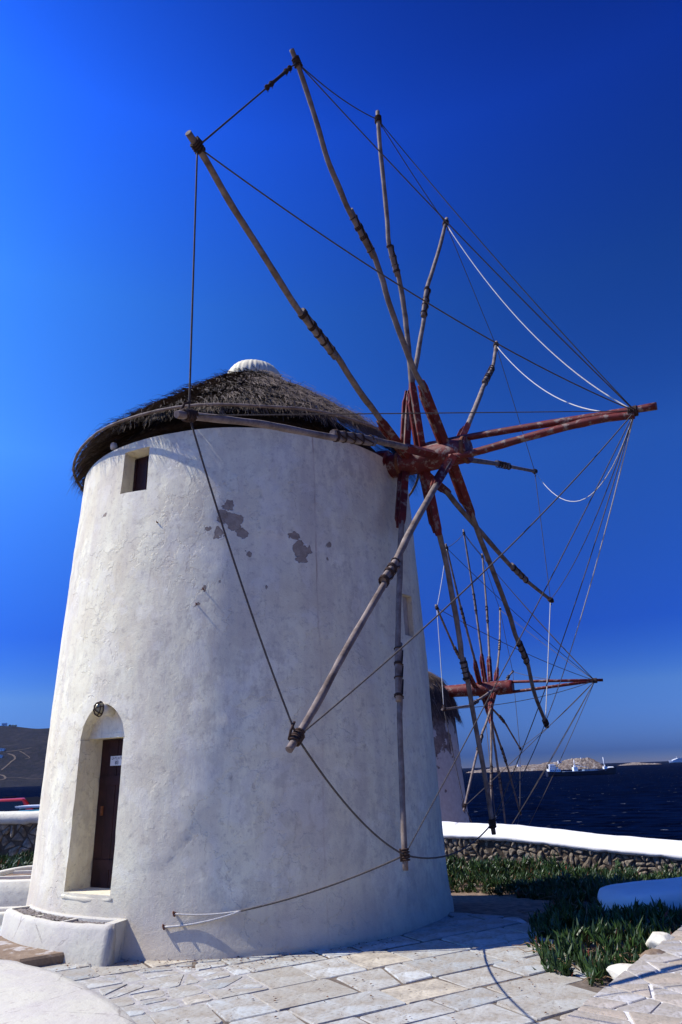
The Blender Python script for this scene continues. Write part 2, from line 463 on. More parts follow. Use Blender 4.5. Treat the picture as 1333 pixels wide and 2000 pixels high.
# ------------------------------------------------------------------ mesh helpers
class MB:
    def __init__(self):
        self.v, self.f, self.sm = [], [], []

    def add(self, vs, fs, smooth=False):
        o = len(self.v)
        self.v += [tuple(x) for x in vs]
        self.f += [tuple(i + o for i in f) for f in fs]
        self.sm += [smooth] * len(fs)
        return self

    def box(self, c, s, rz=0.0, taper=1.0):
        cx, cy, cz = c
        hx, hy, hz = s[0] / 2, s[1] / 2, s[2] / 2
        vs = []
        for k in (-1, 1):
            t = taper if k == 1 else 1.0
            for x, y in ((-1, -1), (1, -1), (1, 1), (-1, 1)):
                px, py = x * hx * t, y * hy * t
                vs.append((cx + px * math.cos(rz) - py * math.sin(rz), cy + px * math.sin(rz) + py * math.cos(rz), cz + k * hz))
        return self.add(vs, [(3, 2, 1, 0), (4, 5, 6, 7), (0, 1, 5, 4), (1, 2, 6, 5), (2, 3, 7, 6), (3, 0, 4, 7)])

    def tube(self, pts, rad, n=8, smooth=True, flat=(1, 1), up=None):
        pts = [V(p) for p in pts]
        if isinstance(rad, (int, float)):
            rad = [rad] * len(pts)
        d0 = (pts[1] - pts[0]).normalized()
        if up is None:
            up = V((0, 0, 1)) if abs(d0.z) < 0.9 else V((1, 0, 0))
        nrm = (up - d0 * up.dot(d0)).normalized()
        vs = []
        for i, p in enumerate(pts):
            a = pts[max(0, i - 1)]
            b = pts[min(len(pts) - 1, i + 1)]
            d = (b - a)
            d = d.normalized() if d.length > 1e-9 else d0
            nrm = (nrm - d * nrm.dot(d)).normalized()
            bn = d.cross(nrm)
            for k in range(n):
                t = 2 * PI * (k + 0.5) / n
                vs.append(p + nrm * (math.cos(t) * rad[i] * flat[0]) + bn * (math.sin(t) * rad[i] * flat[1]))
        fs = []
        m = len(pts)
        for i in range(m - 1):
            for k in range(n):
                k2 = (k + 1) % n
                fs.append((i * n + k, i * n + k2, (i + 1) * n + k2, (i + 1) * n + k))
        self.add(vs, fs, smooth)
        o = len(self.v) - len(vs)
        self.f.append(tuple(o + k for k in reversed(range(n))))
        self.f.append(tuple(o + (m - 1) * n + k for k in range(n)))
        self.sm += [False, False]
        return self

    def ring(self, c, axis, r, rr, n=14, m=6, ex=1.0):
        """torus around axis"""
        c, axis = V(c), V(axis).normalized()
        up = V((0, 0, 1)) if abs(axis.z) < 0.9 else V((1, 0, 0))
        e1 = (up - axis * up.dot(axis)).normalized()
        e2 = axis.cross(e1)
        vs, fs = [], []
        for i in range(n):
            t = 2 * PI * i / n
            d = e1 * math.cos(t) + e2 * math.sin(t)
            for j in range(m):
                s = 2 * PI * j / m
                vs.append(c + d * (r + rr * math.cos(s)) + axis * (rr * ex * math.sin(s)))
        for i in range(n):
            for j in range(m):
                i2, j2 = (i + 1) % n, (j + 1) % m
                fs.append((i * m + j, i2 * m + j, i2 * m + j2, i * m + j2))
        return self.add(vs, fs, True)

    def revolve(self, prof, n=24, c=(0, 0, 0), smooth=True, cap=True, rfun=None):
        vs, fs = [], []
        for r, z in prof:
            for k in range(n):
                t = 2 * PI * k / n
                q = r if rfun is None else rfun(r, z, t)
                vs.append((c[0] + q * math.cos(t), c[1] + q * math.sin(t), c[2] + z))
        for i in range(len(prof) - 1):
            for k in range(n):
                k2 = (k + 1) % n
                fs.append((i * n + k, i * n + k2, (i + 1) * n + k2, (i + 1) * n + k))
        self.add(vs, fs, smooth)
        if cap:
            o = len(self.v) - len(vs)
            self.f.append(tuple(o + k for k in reversed(range(n))))
            self.f.append(tuple(o + (len(prof) - 1) * n + k for k in range(n)))
            self.sm += [False, False]
        return self

    def prism(self, poly, z0, z1):
        """vertical prism over a counter-clockwise xy polygon"""
        n = len(poly)
        vs = [(x, y, z0) for x, y in poly] + [(x, y, z1) for x, y in poly]
        fs = [tuple(reversed(range(n))), tuple(range(n, 2 * n))]
        fs += [(i, (i + 1) % n, n + (i + 1) % n, n + i) for i in range(n)]
        return self.add(vs, fs)

    def mesh(self, name):
        me = bpy.data.meshes.new(name)
        me.from_pydata(self.v, [], self.f)
        if any(self.sm):
            me.polygons.foreach_set('use_smooth', self.sm)
        me.update()
        return me

    def build(self, name, mat, parent=None, loc=None):
        return put(name, self.mesh(name), mat, parent, loc)


def put(name, me, mat=None, parent=None, loc=None):
    o = bpy.data.objects.new(name, me)
    if mat is not None and me is not None and not me.materials:
        me.materials.append(MAT[mat] if isinstance(mat, str) else mat)
    COL.objects.link(o)
    if loc is not None:
        o.location = loc
    if parent is not None:
        o.parent = parent
    return o


def thing(name, label, cat, loc=(0, 0, 0), group=None, rz=0.0):
    o = bpy.data.objects.new(name, None)
    COL.objects.link(o)
    o.location = loc
    o.rotation_euler = (0, 0, rz)
    o.empty_display_size = 0.2
    return tag(o, label, cat, group)


def tag(o, label=None, cat=None, group=None, kind=None):
    if label:
        o['label'] = label
    if cat:
        o['category'] = cat
    if group:
        o['group'] = group
    if kind:
        o['kind'] = kind
    return o


def catmull(pts, k=6):
    pts = [V(p) for p in pts]
    P = [pts[0] * 2 - pts[1]] + pts + [pts[-1] * 2 - pts[-2]]
    out = []
    for i in range(1, len(P) - 2):
        a, b, c, d = P[i - 1], P[i], P[i + 1], P[i + 2]
        for j in range(k):
            t = j / k
            out.append(0.5 * ((2 * b) + (c - a) * t + (2 * a - 5 * b + 4 * c - d) * t * t + (3 * b - a - 3 * c + d) * t ** 3))
    out.append(pts[-1])
    return out


def smoothstep(a, b, x):
    t = min(1.0, max(0.0, (x - a) / (b - a)))
    return t * t * (3 - 2 * t)


def fbm(x, y, z=0.0, oct=4):
    return noise.fractal(V((x, y, z)), 1.0, 2.0, oct)


# -------- polygons for irregular stonework
def clip(poly, p, n):
    """keep the side of the line through p where n.(q-p) >= 0"""
    out = []
    for i in range(len(poly)):
        a, b = poly[i], poly[(i + 1) % len(poly)]
        da = (a[0] - p[0]) * n[0] + (a[1] - p[1]) * n[1]
        db = (b[0] - p[0]) * n[0] + (b[1] - p[1]) * n[1]
        if da >= 0:
            out.append(a)
        if (da >= 0) != (db >= 0):
            t = da / (da - db)
            out.append((a[0] + (b[0] - a[0]) * t, a[1] + (b[1] - a[1]) * t))
    return out


def area(poly):
    return 0.5 * sum(poly[i][0] * poly[(i + 1) % len(poly)][1] - poly[(i + 1) % len(poly)][0] * poly[i][1] for i in range(len(poly)))


def centroid(poly):
    return (sum(p[0] for p in poly) / len(poly), sum(p[1] for p in poly) / len(poly))


def inset(poly, d):
    out = poly
    n = len(poly)
    for i in range(n):
        a, b = poly[i], poly[(i + 1) % n]
        ex, ey = b[0] - a[0], b[1] - a[1]
        L = math.hypot(ex, ey)
        if L < 1e-6:
            continue
        nx, ny = -ey / L, ex / L
        out = clip(out, (a[0] + nx * d, a[1] + ny * d), (nx, ny))
        if len(out) < 3:
            return []
    # drop near-duplicate points
    res = []
    for p in out:
        if not res or math.hypot(p[0] - res[-1][0], p[1] - res[-1][1]) > 0.004:
            res.append(p)
    if len(res) > 2 and math.hypot(res[0][0] - res[-1][0], res[0][1] - res[-1][1]) < 0.004:
        res.pop()
    return res if len(res) > 2 else []


def shatter(poly, target, jit=0.16, rnd=random):
    """split a convex polygon by near-perpendicular cuts until pieces are about target(c) in area"""
    todo, done = [poly], []
    while todo:
        p = todo.pop()
        A = abs(area(p))
        c = centroid(p)
        tg = target(c) if callable(target) else target
        if A < tg * rnd.uniform(0.8, 1.9):
            if A > 0.12 * tg:
                done.append(p)
            continue
        # long direction from second moments
        sxx = sum((q[0] - c[0]) ** 2 for q in p)
        syy = sum((q[1] - c[1]) ** 2 for q in p)
        sxy = sum((q[0] - c[0]) * (q[1] - c[1]) for q in p)
        th = 0.5 * math.atan2(2 * sxy, sxx - syy) + rnd.gauss(0, jit)
        nx, ny = math.cos(th), math.sin(th)
        L = math.sqrt(A) * 0.22
        q = (c[0] + nx * rnd.uniform(-L, L), c[1] + ny * rnd.uniform(-L, L))
        todo += [x for x in (clip(p, q, (nx, ny)), clip(p, q, (-nx, -ny))) if len(x) > 2]
    return done


def roundpoly(poly, d, rnd=random):
    """cut the corners"""
    out = []
    n = len(poly)
    for i in range(n):
        p, a, b = poly[i], poly[i - 1], poly[(i + 1) % n]
        for q in (a, b):
            L = math.hypot(q[0] - p[0], q[1] - p[1])
            t = min(0.38, d * rnd.uniform(0.5, 1.5) / max(L, 1e-6))
            out.append((p[0] + (q[0] - p[0]) * t, p[1] + (q[1] - p[1]) * t))
    return out


def stone_mesh(poly, thick, bev, lift=0.0, tilt=0.0, bulge=0.0, rnd=random):
    """stone over polygon in the xy plane of its own frame, top towards +z; centred on its centroid"""
    c = centroid(poly)
    P = [(p[0] - c[0], p[1] - c[1]) for p in poly]
    I = inset(P, bev)
    if len(I) < 3:
        I = [(p[0] * 0.6, p[1] * 0.6) for p in P]
    tx, ty = rnd.gauss(0, tilt), rnd.gauss(0, tilt)
    n = len(P)
    # ring match: scale the outer polygon rather than stitching different counts
    I = []
    for p in P:
        L = math.hypot(*p)
        k = max(0.5, 1 - bev / max(L, 1e-6))
        I.append((p[0] * k, p[1] * k))
    vs = [(p[0], p[1], -thick) for p in P]
    vs += [(p[0], p[1], lift - bev * 0.9 + tx * p[0] + ty * p[1] + rnd.uniform(-1, 1) * bev * 0.25) for p in P]
    vs += [(p[0], p[1], lift + tx * p[0] + ty * p[1] + rnd.uniform(-1, 1) * bev * 0.2) for p in I]
    vs.append((rnd.uniform(-0.2, 0.2) * bev, rnd.uniform(-0.2, 0.2) * bev, lift + bulge))
    fs = []
    for i in range(n):
        j = (i + 1) % n
        fs += [(i, j, n + j, n + i), (n + i, n + j, 2 * n + j, 2 * n + i), (2 * n + i, 2 * n + j, 3 * n)]
    me = bpy.data.meshes.new('stone')
    me.from_pydata(vs, [], fs)
    me.update()
    return me, c


# ================================================================== THE SETTING
TX, TY = -1.598, 11.378          # axis of the near tower
T2 = V((1.42, 26.1, -1.9))       # axis of the far tower, at its base
SEA = -14.0


def ground_z(x, y):
    z = -0.035
    z -= 1.5 * smoothstep(17.5, 24, y) * smoothstep(-7, 0, x)
    z -= 0.28 * smoothstep(18.6, 21, y) * (1 - smoothstep(-7, 0, x))
    z -= 0.42 * smoothstep(10.2, 15.6, y) * smoothstep(-3.0, 0.6, x)
    z -= 0.14 * smoothstep(3.0, 6.5, x) * smoothstep(8.0, 13.5, y)
    z += 0.05 * fbm(x * 0.5, y * 0.5) * smoothstep(10.5, 14, y)
    # the headland falls away to the water
    d = max(x - 9.0 - 0.05 * y, y - 34.0, -24 - y, -45 - x, 0.0)
    z -= 22.0 * smoothstep(0, 26, d)
    return z


def build_ground():
    xs = np.concatenate([np.linspace(-90, -14, 30), np.linspace(-13, 9, 70), np.linspace(10, 60, 30)])
    ys = np.concatenate([np.linspace(-60, 3, 24), np.linspace(3.5, 20, 60), np.linspace(20.6, 36, 28), np.linspace(38, 80, 20)])
    nx, ny = len(xs), len(ys)
    vs = [(x, y, ground_z(x, y)) for y in ys for x in xs]
    fs = [(j * nx + i, j * nx + i + 1, (j + 1) * nx + i + 1, (j + 1) * nx + i) for j in range(ny - 1) for i in range(nx - 1)]
    o = MB().add(vs, fs, True).build('ground', 'soil')
    tag(o, kind='structure', label='dry brown earth of the headland around the mill')


build_ground()

# sea: dense near rows, one sheet to the horizon
def build_sea():
    r = [0, 60, 150, 400, 1000, 2500, 6000, 15000, 45000]
    n = 64
    vs, fs = [(0, 0, SEA)], []
    for q in r[1:]:
        for k in range(n):
            vs.append((q * math.cos(2 * PI * k / n), q * math.sin(2 * PI * k / n), SEA))
    for k in range(n):
        fs.append((0, 1 + k, 1 + (k + 1) % n))
    for i in range(len(r) - 2):
        for k in range(n):
            k2 = (k + 1) % n
            fs.append((1 + i * n + k, 1 + (i + 1) * n + k, 1 + (i + 1) * n + k2, 1 + i * n + k2))
    o = MB().add(vs, fs, True).build('sea', 'sea')
    tag(o, kind='structure', label='dark blue sea reaching to the horizon')


build_sea()


# ------------------------------------------------ far hill on the left
def hill_z(x, y):
    t = (y - 4000) / 1500
    edge = smoothstep(-600, -1250, x)
    n = fbm(x * 0.0011, y * 0.0011, 3.1, 6)
    base = 425 * (smoothstep(0.0, 1.0, t) * 0.55 + 0.45 * min(1.0, max(0.0, t)))
    k = 1.0 - 0.06 * smoothstep(-2700, -1900, x)
    return SEA - 8 + (base * k + 34 * n * min(1, max(0, t * 2))) * edge + 8 * smoothstep(-0.03, 0.04, t) + 5 * n


def build_hill():
    xs = np.linspace(-4600, -500, 130)
    ys = np.linspace(3900, 6800, 80)
    vs = [(x, y, hill_z(x, y)) for y in ys for x in xs]
    nx = len(xs)
    fs = [(j * nx + i, j * nx + i + 1, (j + 1) * nx + i + 1, (j + 1) * nx + i) for j in range(len(ys) - 1) for i in range(nx - 1)]
    o = MB().add(vs, fs, True).build('hill', 'hill')
    tag(o, kind='structure', label='dark scrubby hillside across the water')
    # dirt tracks draped on the slope
    tm = simple('pale_dirt_track', (0.12, 0.092, 0.07), 0.95, 0.05, var=0.2, scale=0.05)
    tracks = [([(-0.478, 0.26), (-0.474, 0.29), (-0.466, 0.36), (-0.461, 0.40), (-0.466, 0.44), (-0.472, 0.455)], 11),
              ([(-0.482, 0.215), (-0.474, 0.20), (-0.471, 0.165), (-0.479, 0.14)], 12),
              ([(-0.475, 0.48), (-0.462, 0.49), (-0.450, 0.50), (-0.440, 0.515)], 6),
              ([(-0.456, 0.48), (-0.448, 0.45), (-0.441, 0.42), (-0.447, 0.405)], 6),
              ([(-0.481, 0.56), (-0.468, 0.57), (-0.458, 0.60)], 4),
              ([(-0.476, 0.17), (-0.455, 0.18), (-0.438, 0.15), (-0.42, 0.14)], 4)]
    for pts, wd in tracks:
        P = []
        for k, t in pts:
            y = 4000 + 1500 * t
            P.append(V((k * y, y, 0)))
        P = catmull(P, 8)
        vs, fs = [], []
        for i, p in enumerate(P):
            d = (P[min(i + 1, len(P) - 1)] - P[max(i - 1, 0)]).normalized()
            s = V((-d.y, d.x, 0)) * wd * 0.5 * (0.8 + 0.4 * random.random())
            for q in (p - s, p + s):
                vs.append((q.x, q.y, hill_z(q.x, q.y) + 3.5))
        for i in range(len(P) - 1):
            fs.append((2 * i, 2 * i + 1, 2 * i + 3, 2 * i + 2))
        tk = MB().add(vs, fs).build('dirt_track', tm)
        tag(tk, kind='structure')
    return


build_hill()


# ------------------------------------------------ islands on the right
def build_island(name, x0, x1, yc, depth, prof, label, seed, nx=150, ny=34):
    vs, fs = [], []
    for j in range(ny):
        v = j / (ny - 1)
        for i in range(nx):
            u = i / (nx - 1)
            x = x0 + (x1 - x0) * u
            y = yc + depth * (v - 0.5) * 2
            hgt = np.interp(u, [p[0] for p in prof], [p[1] for p in prof])
            cross = min(1.0, 2.6 * min(v, 1 - v) * 2) ** 0.7
            q = fbm(x * 0.02 + seed, y * 0.02, seed, 6)
            q2 = abs(fbm(x * 0.06 + seed, y * 0.06, seed, 4))
            z = hgt * cross * (1.0 + 0.22 * q) + 3.2 * q2 * (hgt > 1) * cross - 2.0
            vs.append((x, y, SEA + z))
    for j in range(ny - 1):
        for i in range(nx - 1):
            fs.append((j * nx + i, j * nx + i + 1, (j + 1) * nx + i + 1, (j + 1) * nx + i))
    o = MB().add(vs, fs, False).build(name, 'rock')
    return tag(o, kind='structure', label=label)


build_island('island', 398, 852, 2500, 110, [(0, 0), (0.06, 5), (0.22, 14), (0.4, 17), (0.55, 18), (0.68, 25), (0.82, 31), (0.9, 28), (0.96, 13), (1, 0)],
             'bare pale rocky island behind the freighter', 2.0)
build_island('islet', 1537, 1775, 4200, 60, [(0, 0), (0.2, 9), (0.45, 14), (0.6, 9), (0.8, 6), (0.93, 3), (1, 0)],
             'low rocky islet on the horizon left of the white ferry', 9.0, 90, 16)

# ================================================================== PAVING
terr = [(-6.3, 3.6), (2.2, 3.6), (2.3, 6.9), (2.1, 10.0), (0.6, 10.9), (-4.6, 13.4), (-7.0, 11.2)]
bed = MB()
bed.prism(terr, -0.2, 0.0)
terrace = tag(bed.build('paving', 'mortar'), kind='structure', label='irregular grey flagstone paving around the mill')
rp = random.Random(21)
pm = [( -1.75 + 1.0 * math.cos(2 * PI * i / 26) * (1 + 0.1 * math.cos(5 * i)), 7.35 + 0.8 * math.sin(2 * PI * i / 26) * (1 + 0.1 * math.sin(4 * i))) for i in range(26)]
MB().add([(x, y, 0.005) for x, y in pm], [tuple(range(26))]).build('mortar_patch', 'mortar_pale', terrace)


def paving():
    a = R(31)
    ca, sa = math.cos(a), math.sin(a)
    S = 11.0
    big = [(-S, -S), (S, -S), (S, S), (-S, S)]
    cx, cy = -1.5, 8.0
    # rows of slabs, in a turned frame
    cells = []
    y = -S
    while y < S:
        hgt = rp.uniform(0.38, 0.62)
        x = -S + rp.uniform(0, 0.5)
        while x < S:
            wd = rp.uniform(0.42, 0.92)
            j = lambda: rp.gauss(0, 0.010)
            cells.append([(x + j(), y + j()), (x + wd + j(), y + j()), (x + wd + j() * 2, y + hgt + j()), (x + j() * 2, y + hgt + j())])
            x += wd
        y += hgt
    n = 0
    for c in cells:
        P = [(cx + p[0] * ca - p[1] * sa, cy + p[0] * sa + p[1] * ca) for p in c]
        m = centroid(P)
        if math.hypot(m[0] - TX, m[1] - TY) < 2.75 or not (-6.3 < m[0] < 2.3 and 4.0 < m[1] < 12.0):
            continue
        for i in range(len(terr)):
            p, q = terr[i], terr[(i + 1) % len(terr)]
            ex, ey = q[0] - p[0], q[1] - p[1]
            if (i in (2, 3)):
                L = math.hypot(ex, ey)
                P = clip(P, p, (-ey / L, ex / L))
                if len(P) < 3:
                    break
        if len(P) < 3 or abs(area(P)) < 0.02:
            continue
        small = math.hypot((m[0] + 1.75) / 1.05, (m[1] - 7.35) / 0.85) < 1.0
        pieces = shatter(P, 0.085 if small else 0.5, 0.5 if small else 0.25, rp)
        for q in pieces:
            q = inset(q, rp.uniform(0.008, 0.016) if not small else rp.uniform(0.012, 0.024))
            if len(q) < 3 or abs(area(q)) < 0.008:
                continue
            q = roundpoly(q, 0.03 if small else 0.022, rp)
            me, cc = stone_mesh(q, 0.06, 0.010, rp.uniform(0.001, 0.012), 0.004, 0.002, rp)
            put('flagstone', me, 'flag', terrace, (cc[0], cc[1], 0.004))
            n += 1
    return n


npv = paving()

# ------------------------------------------------ raised stone path on the right
pa = V((1.50, 5.80))
pdv = V((1.98, 2.65)).normalized()
pnv = V((pdv.y, -pdv.x))
PH = 0.15


def pth(s, t):
    q = pa + pdv * s + pnv * t
    return (q.x, q.y)


ppoly = [pth(-3.0, 0.035), pth(-3.0, 1.9), pth(3.6, 1.9), pth(4.4, 0.9), pth(3.5, 0.14), pth(1.6, 0.03)]
path = tag(MB().prism(ppoly, -0.3, PH - 0.005).build('raised_path', 'mortar_white'), kind='structure', label='raised path of rough stones set in white mortar')


def path_stones():
    rect = [(-1.6, -0.02), (4.0, -0.02), (4.0, 1.7), (-1.6, 1.7)]
    for q in shatter(rect, 0.085, 0.22, rp):
        q = [(s, t) for s, t in q]
        Q = [pth(s, t) for s, t in q]
        Q = Q if area(Q) > 0 else Q[::-1]
        Q = inset(Q, rp.uniform(0.004, 0.016))
        if len(Q) < 3 or abs(area(Q)) < 0.008:
            continue
        Q = roundpoly(Q, 0.014, rp)
        me, cc = stone_mesh(Q, 0.16, 0.007, rp.uniform(0.001, 0.008), 0.006, 0.002, rp)
        put('path_stone', me, 'pathstone', path, (cc[0], cc[1], PH))


path_stones()


# ================================================================== MASONRY WALLS
def stone_wall(name, label, line, z0, ztop, thick, cope_rise, cope_w, seed, target, cope_mat='white_clean', cope_thick=0.10, over=0.02, nstone=300):
    """line: front-face polyline [(x,y)], ztop per point; stones on the face nearest the camera"""
    rr = random.Random(seed)
    root = thing(name, label, 'wall', (line[0][0], line[0][1], 0))
    ox, oy = line[0]
    # arc length
    L = [0.0]
    for i in range(1, len(line)):
        L.append(L[-1] + math.hypot(line[i][0] - line[i - 1][0], line[i][1] - line[i - 1][1]))

    def at(s, off=0.0):
        x = np.interp(s, L, [p[0] for p in line])
        y = np.interp(s, L, [p[1] for p in line])
        s2 = min(L[-1], max(0, s))
        i = min(len(line) - 2, max(0, int(np.searchsorted(L, s2, side='right') - 1)))
        dx, dy = line[i + 1][0] - line[i][0], line[i + 1][1] - line[i][1]
        q = math.hypot(dx, dy)
        nx, ny = -dy / q, dx / q          # pointing away from the camera side
        return x + nx * off - ox, y + ny * off - oy, (dx / q, dy / q), (nx, ny)

    zt = lambda s: float(np.interp(s, L, ztop))
    # rough core
    m = MB()
    N = max(6, int(L[-1] / 0.35))
    vs, fs = [], []
    for i in range(N + 1):
        s = L[-1] * i / N
        for off, z in ((0.035, z0), (0.035, zt(s) - 0.02), (thick, zt(s) + cope_rise - 0.10), (thick, z0)):
            x, y, _, _ = at(s, off)
            vs.append((x, y, z))
    for i in range(N):
        for k in range(3):
            fs.append((i * 4 + k, i * 4 + k + 1, (i + 1) * 4 + k + 1, (i + 1) * 4 + k))
    fs += [(0, 3, 2, 1), (N * 4, N * 4 + 1, N * 4 + 2, N * 4 + 3)]
    m.add(vs, fs)
    m.build('wall_core', 'mortar_dark', root)
    # whitewashed coping, uneven lower lip
    vs, fs = [], []
    N = max(16, int(L[-1] / 0.08))
    nc = 9
    for i in range(N + 1):
        s = L[-1] * i / N
        lip = 0.025 * fbm(s * 3.1, seed, 0, 4) + 0.012 * fbm(s * 11, seed)
        u = 0.018 * fbm(s * 1.3, seed, 5)
        pr = [(0.05, zt(s) - cope_thick - 0.03 + lip), (-over + 0.2 * lip, zt(s) - cope_thick + lip), (-over - 0.012 + 0.2 * lip, zt(s) - cope_thick * 0.55 + lip * 0.5),
              (-over + 0.015, zt(s) - 0.022 + u), (0.05, zt(s) + u), (cope_w * 0.5, zt(s) + cope_rise * 0.55 + u),
              (cope_w * 0.9, zt(s) + cope_rise + u), (cope_w, zt(s) + cope_rise - 0.03), (cope_w, zt(s) + cope_rise - 0.3)]
        for off, z in pr:
            x, y, _, _ = at(s, off)
            vs.append((x, y, z))
    for i in range(N):
        for k in range(nc - 1):
            fs.append((i * nc + k, i * nc + k + 1, (i + 1) * nc + k + 1, (i + 1) * nc + k))
    fs += [tuple(reversed(range(nc))), tuple(N * nc + k for k in range(nc))]
    MB().add(vs, fs, True).build('coping', cope_mat, root)
    # face stones
    smin = min(z0, 0)
    cells = []
    s = 0.0
    while s < L[-1] - 0.05:
        seg = min(1.2, L[-1] - s)
        top = zt(s + seg / 2) - cope_thick * 0.9
        rect = [(s, z0 + 0.05), (s + seg, z0 + 0.05), (s + seg, zt(s + seg) - cope_thick * 0.75), (s, zt(s) - cope_thick * 0.75)]
        cells += shatter(rect, target, 0.45, rr)
        s += seg
    cells.sort(key=lambda q: -abs(area(q)))
    for q in cells[:nstone]:
        q = inset(q, rr.uniform(0.003, 0.009))
        if len(q) < 3 or abs(area(q)) < target * 0.1:
            continue
        q = roundpoly(q, 0.032, rr)
        me, cc = stone_mesh(q, 0.07, 0.026, rr.uniform(0.0, 0.035), 0.12, 0.018, rr)
        x, y, d, nn = at(cc[0], 0.03)
        o = put('stone', me, 'wallstone', root)
        # local x along wall, local y up, local z out of the face
        o.matrix_local = Matrix(((d[0], 0, -nn[0], x), (d[1], 0, -nn[1], y), (0, 1, 0, cc[1]), (0, 0, 0, 1)))
    return root


stone_wall('stone_wall', 'long rubble wall with brilliant white sloping top above the sea',
           [(1.4, 17.8), (2.2, 17.4), (3.55, 16.9), (5.01, 16.2), (6.65, 15.5), (8.6, 14.4)], -0.75,
           [0.46, 0.427, 0.358, 0.19, 0.042, -0.12], 0.72, 0.17, 0.78, 5, 0.021, nstone=300)
stone_wall('stone_wall', 'shaded dark rubble wall with thick white coping left of the tower in front of the cars',
           [(-12.5, 18.75), (-8.7, 18.5), (-6.0, 18.3)], -0.5, [1.16, 1.13, 1.10], 0.5, 0.02, 0.52, 8, 0.04,
           cope_mat='white', cope_thick=0.24, over=0.035, nstone=200)


def rounded_wall(name, label, pts, zt, width, zb=-0.4, mat='white', round_start=True, n=40, seed=1):
    """whitewashed low wall swept along pts (centre line) with rounded edges"""
    P = catmull([V((x, y, 0)) for x, y in pts], 8)
    prof = [(-0.5, zb), (-0.5, -0.12), (-0.485, -0.05), (-0.44, -0.012), (-0.36, 0.0), (0, 0.006), (0.36, 0.0), (0.44, -0.012), (0.485, -0.05), (0.5, -0.12), (0.5, zb)]
    ns = len(P)
    vs, fs = [], []
    s = 0.0
    for i, p in enumerate(P):
        d = (P[min(i + 1, ns - 1)] - P[max(i - 1, 0)]).normalized()
        nr = V((-d.y, d.x, 0))
        if i:
            s += (P[i] - P[i - 1]).length
        rem = s if round_start else 99
        wk = math.sqrt(max(0.02, 1 - (1 - min(1, rem / (width * 0.55))) ** 2))
        zk = -0.10 * (1 - min(1, rem / 0.25)) ** 2
        for o, z in prof:
            j = 0.014 * fbm(p.x * 2 + o, p.y * 2, seed)
            q = p + nr * (o * width * wk + j)
            top = float(np.interp(i / (ns - 1), np.linspace(0, 1, len(zt)), zt))
            vs.append((q.x, q.y, (zb if z == zb else top + z + zk + j)))
    k = len(prof)
    for i in range(ns - 1):
        for j in range(k - 1):
            fs.append((i * k + j, (i + 1) * k + j, (i + 1) * k + j + 1, i * k + j + 1))
    fs += [tuple(range(k)), tuple(reversed([(ns - 1) * k + j for j in range(k)]))]
    o = MB().add(vs, fs, True).build(name, mat)
    return tag(o, label, 'wall')


rounded_wall('white_parapet', 'smooth white curving parapet in the lower left foreground',
             [(-6.4, 7.2), (-4.6, 6.95), (-3.4, 6.45), (-2.65, 5.95), (-2.1, 5.35), (-1.55, 4.55), (-1.1, 3.4)], [0.45, 0.45], 0.85, mat='white_worn', round_start=False)
rounded_wall('white_bench', 'low rounded white wall shaded by the tower among the succulents',
             [(3.15, 9.95), (3.5, 10.05), (4.3, 10.35), (5.4, 10.9), (6.6, 11.6)], [0.26, 0.28, 0.27, 0.25], 0.95, zb=-0.6, mat='white_clean', seed=4)


# ================================================================== THE NEAR WINDMILL
mill = thing('windmill', 'large white round windmill with thatched roof and bare sail wheel', 'windmill', (TX, TY, 0), 'windmills above the sea')
TH = 6.377
PROF_Z = [0, TH / 3, 2 * TH / 3, TH]
PROF_R = [2.928, 2.923, 2.867, 2.802]


def tower_r(z, th):
    r = float(np.interp(z, PROF_Z, PROF_R))
    r += 0.07 * math.exp(-max(0, z) / 0.22) + 0.02 * math.exp(-max(0, z) / 0.7)
    x, y = math.cos(th), math.sin(th)
    r += 0.015 * fbm(x * 2.2, y * 2.2, z * 0.75, 2) + 0.003 * fbm(x * 9, y * 9, z * 3.0, 3)
    # trowelled ledges where coats of plaster overlap
    q = fbm(x * 1.9 + 7, y * 1.9, z * 0.6, 3)
    r += 0.006 * smoothstep(0.02, 0.07, q)
    return r


def cut(me_obj, cutters):
    for c in cutters:
        md = me_obj.modifiers.new('cut', 'BOOLEAN')
        md.operation = 'DIFFERENCE'
        md.solver = 'EXACT'
        md.object = c
    bpy.context.view_layer.update()
    dg = bpy.context.evaluated_depsgraph_get()
    new = bpy.data.meshes.new_from_object(me_obj.evaluated_get(dg))
    me_obj.modifiers.clear()
    me_obj.data = new
    for c in cutters:
        m = c.data
        bpy.data.objects.remove(c)
        bpy.data.meshes.remove(m)


def radial_frame(deg):
    t = R(deg)
    n = V((math.cos(t), math.sin(t), 0))
    s = V((-math.sin(t), math.cos(t), 0))     # to the right when seen from outside... left-handed view
    return n, s


def cutter(deg, r_in, r_out, outline):
    """prism: outline [(side, z)] swept radially"""
    n, s = radial_frame(deg)
    vs = [n * r_in + s * a + V((0, 0, z)) for a, z in outline] + [n * r_out + s * a + V((0, 0, z)) for a, z in outline]
    k = len(outline)
    fs = [tuple(reversed(range(k))), tuple(range(k, 2 * k))] + [(i, (i + 1) % k, k + (i + 1) % k, k + i) for i in range(k)]
    if area(outline) < 0:
        fs = [tuple(reversed(f)) for f in fs]
    me = MB().add([v + V((TX, TY, 0)) for v in vs], fs).mesh('cutter')
    o = bpy.data.objects.new('cutter', me)
    COL.objects.link(o)
    return o


DOOR = -120.0
DW = 0.40


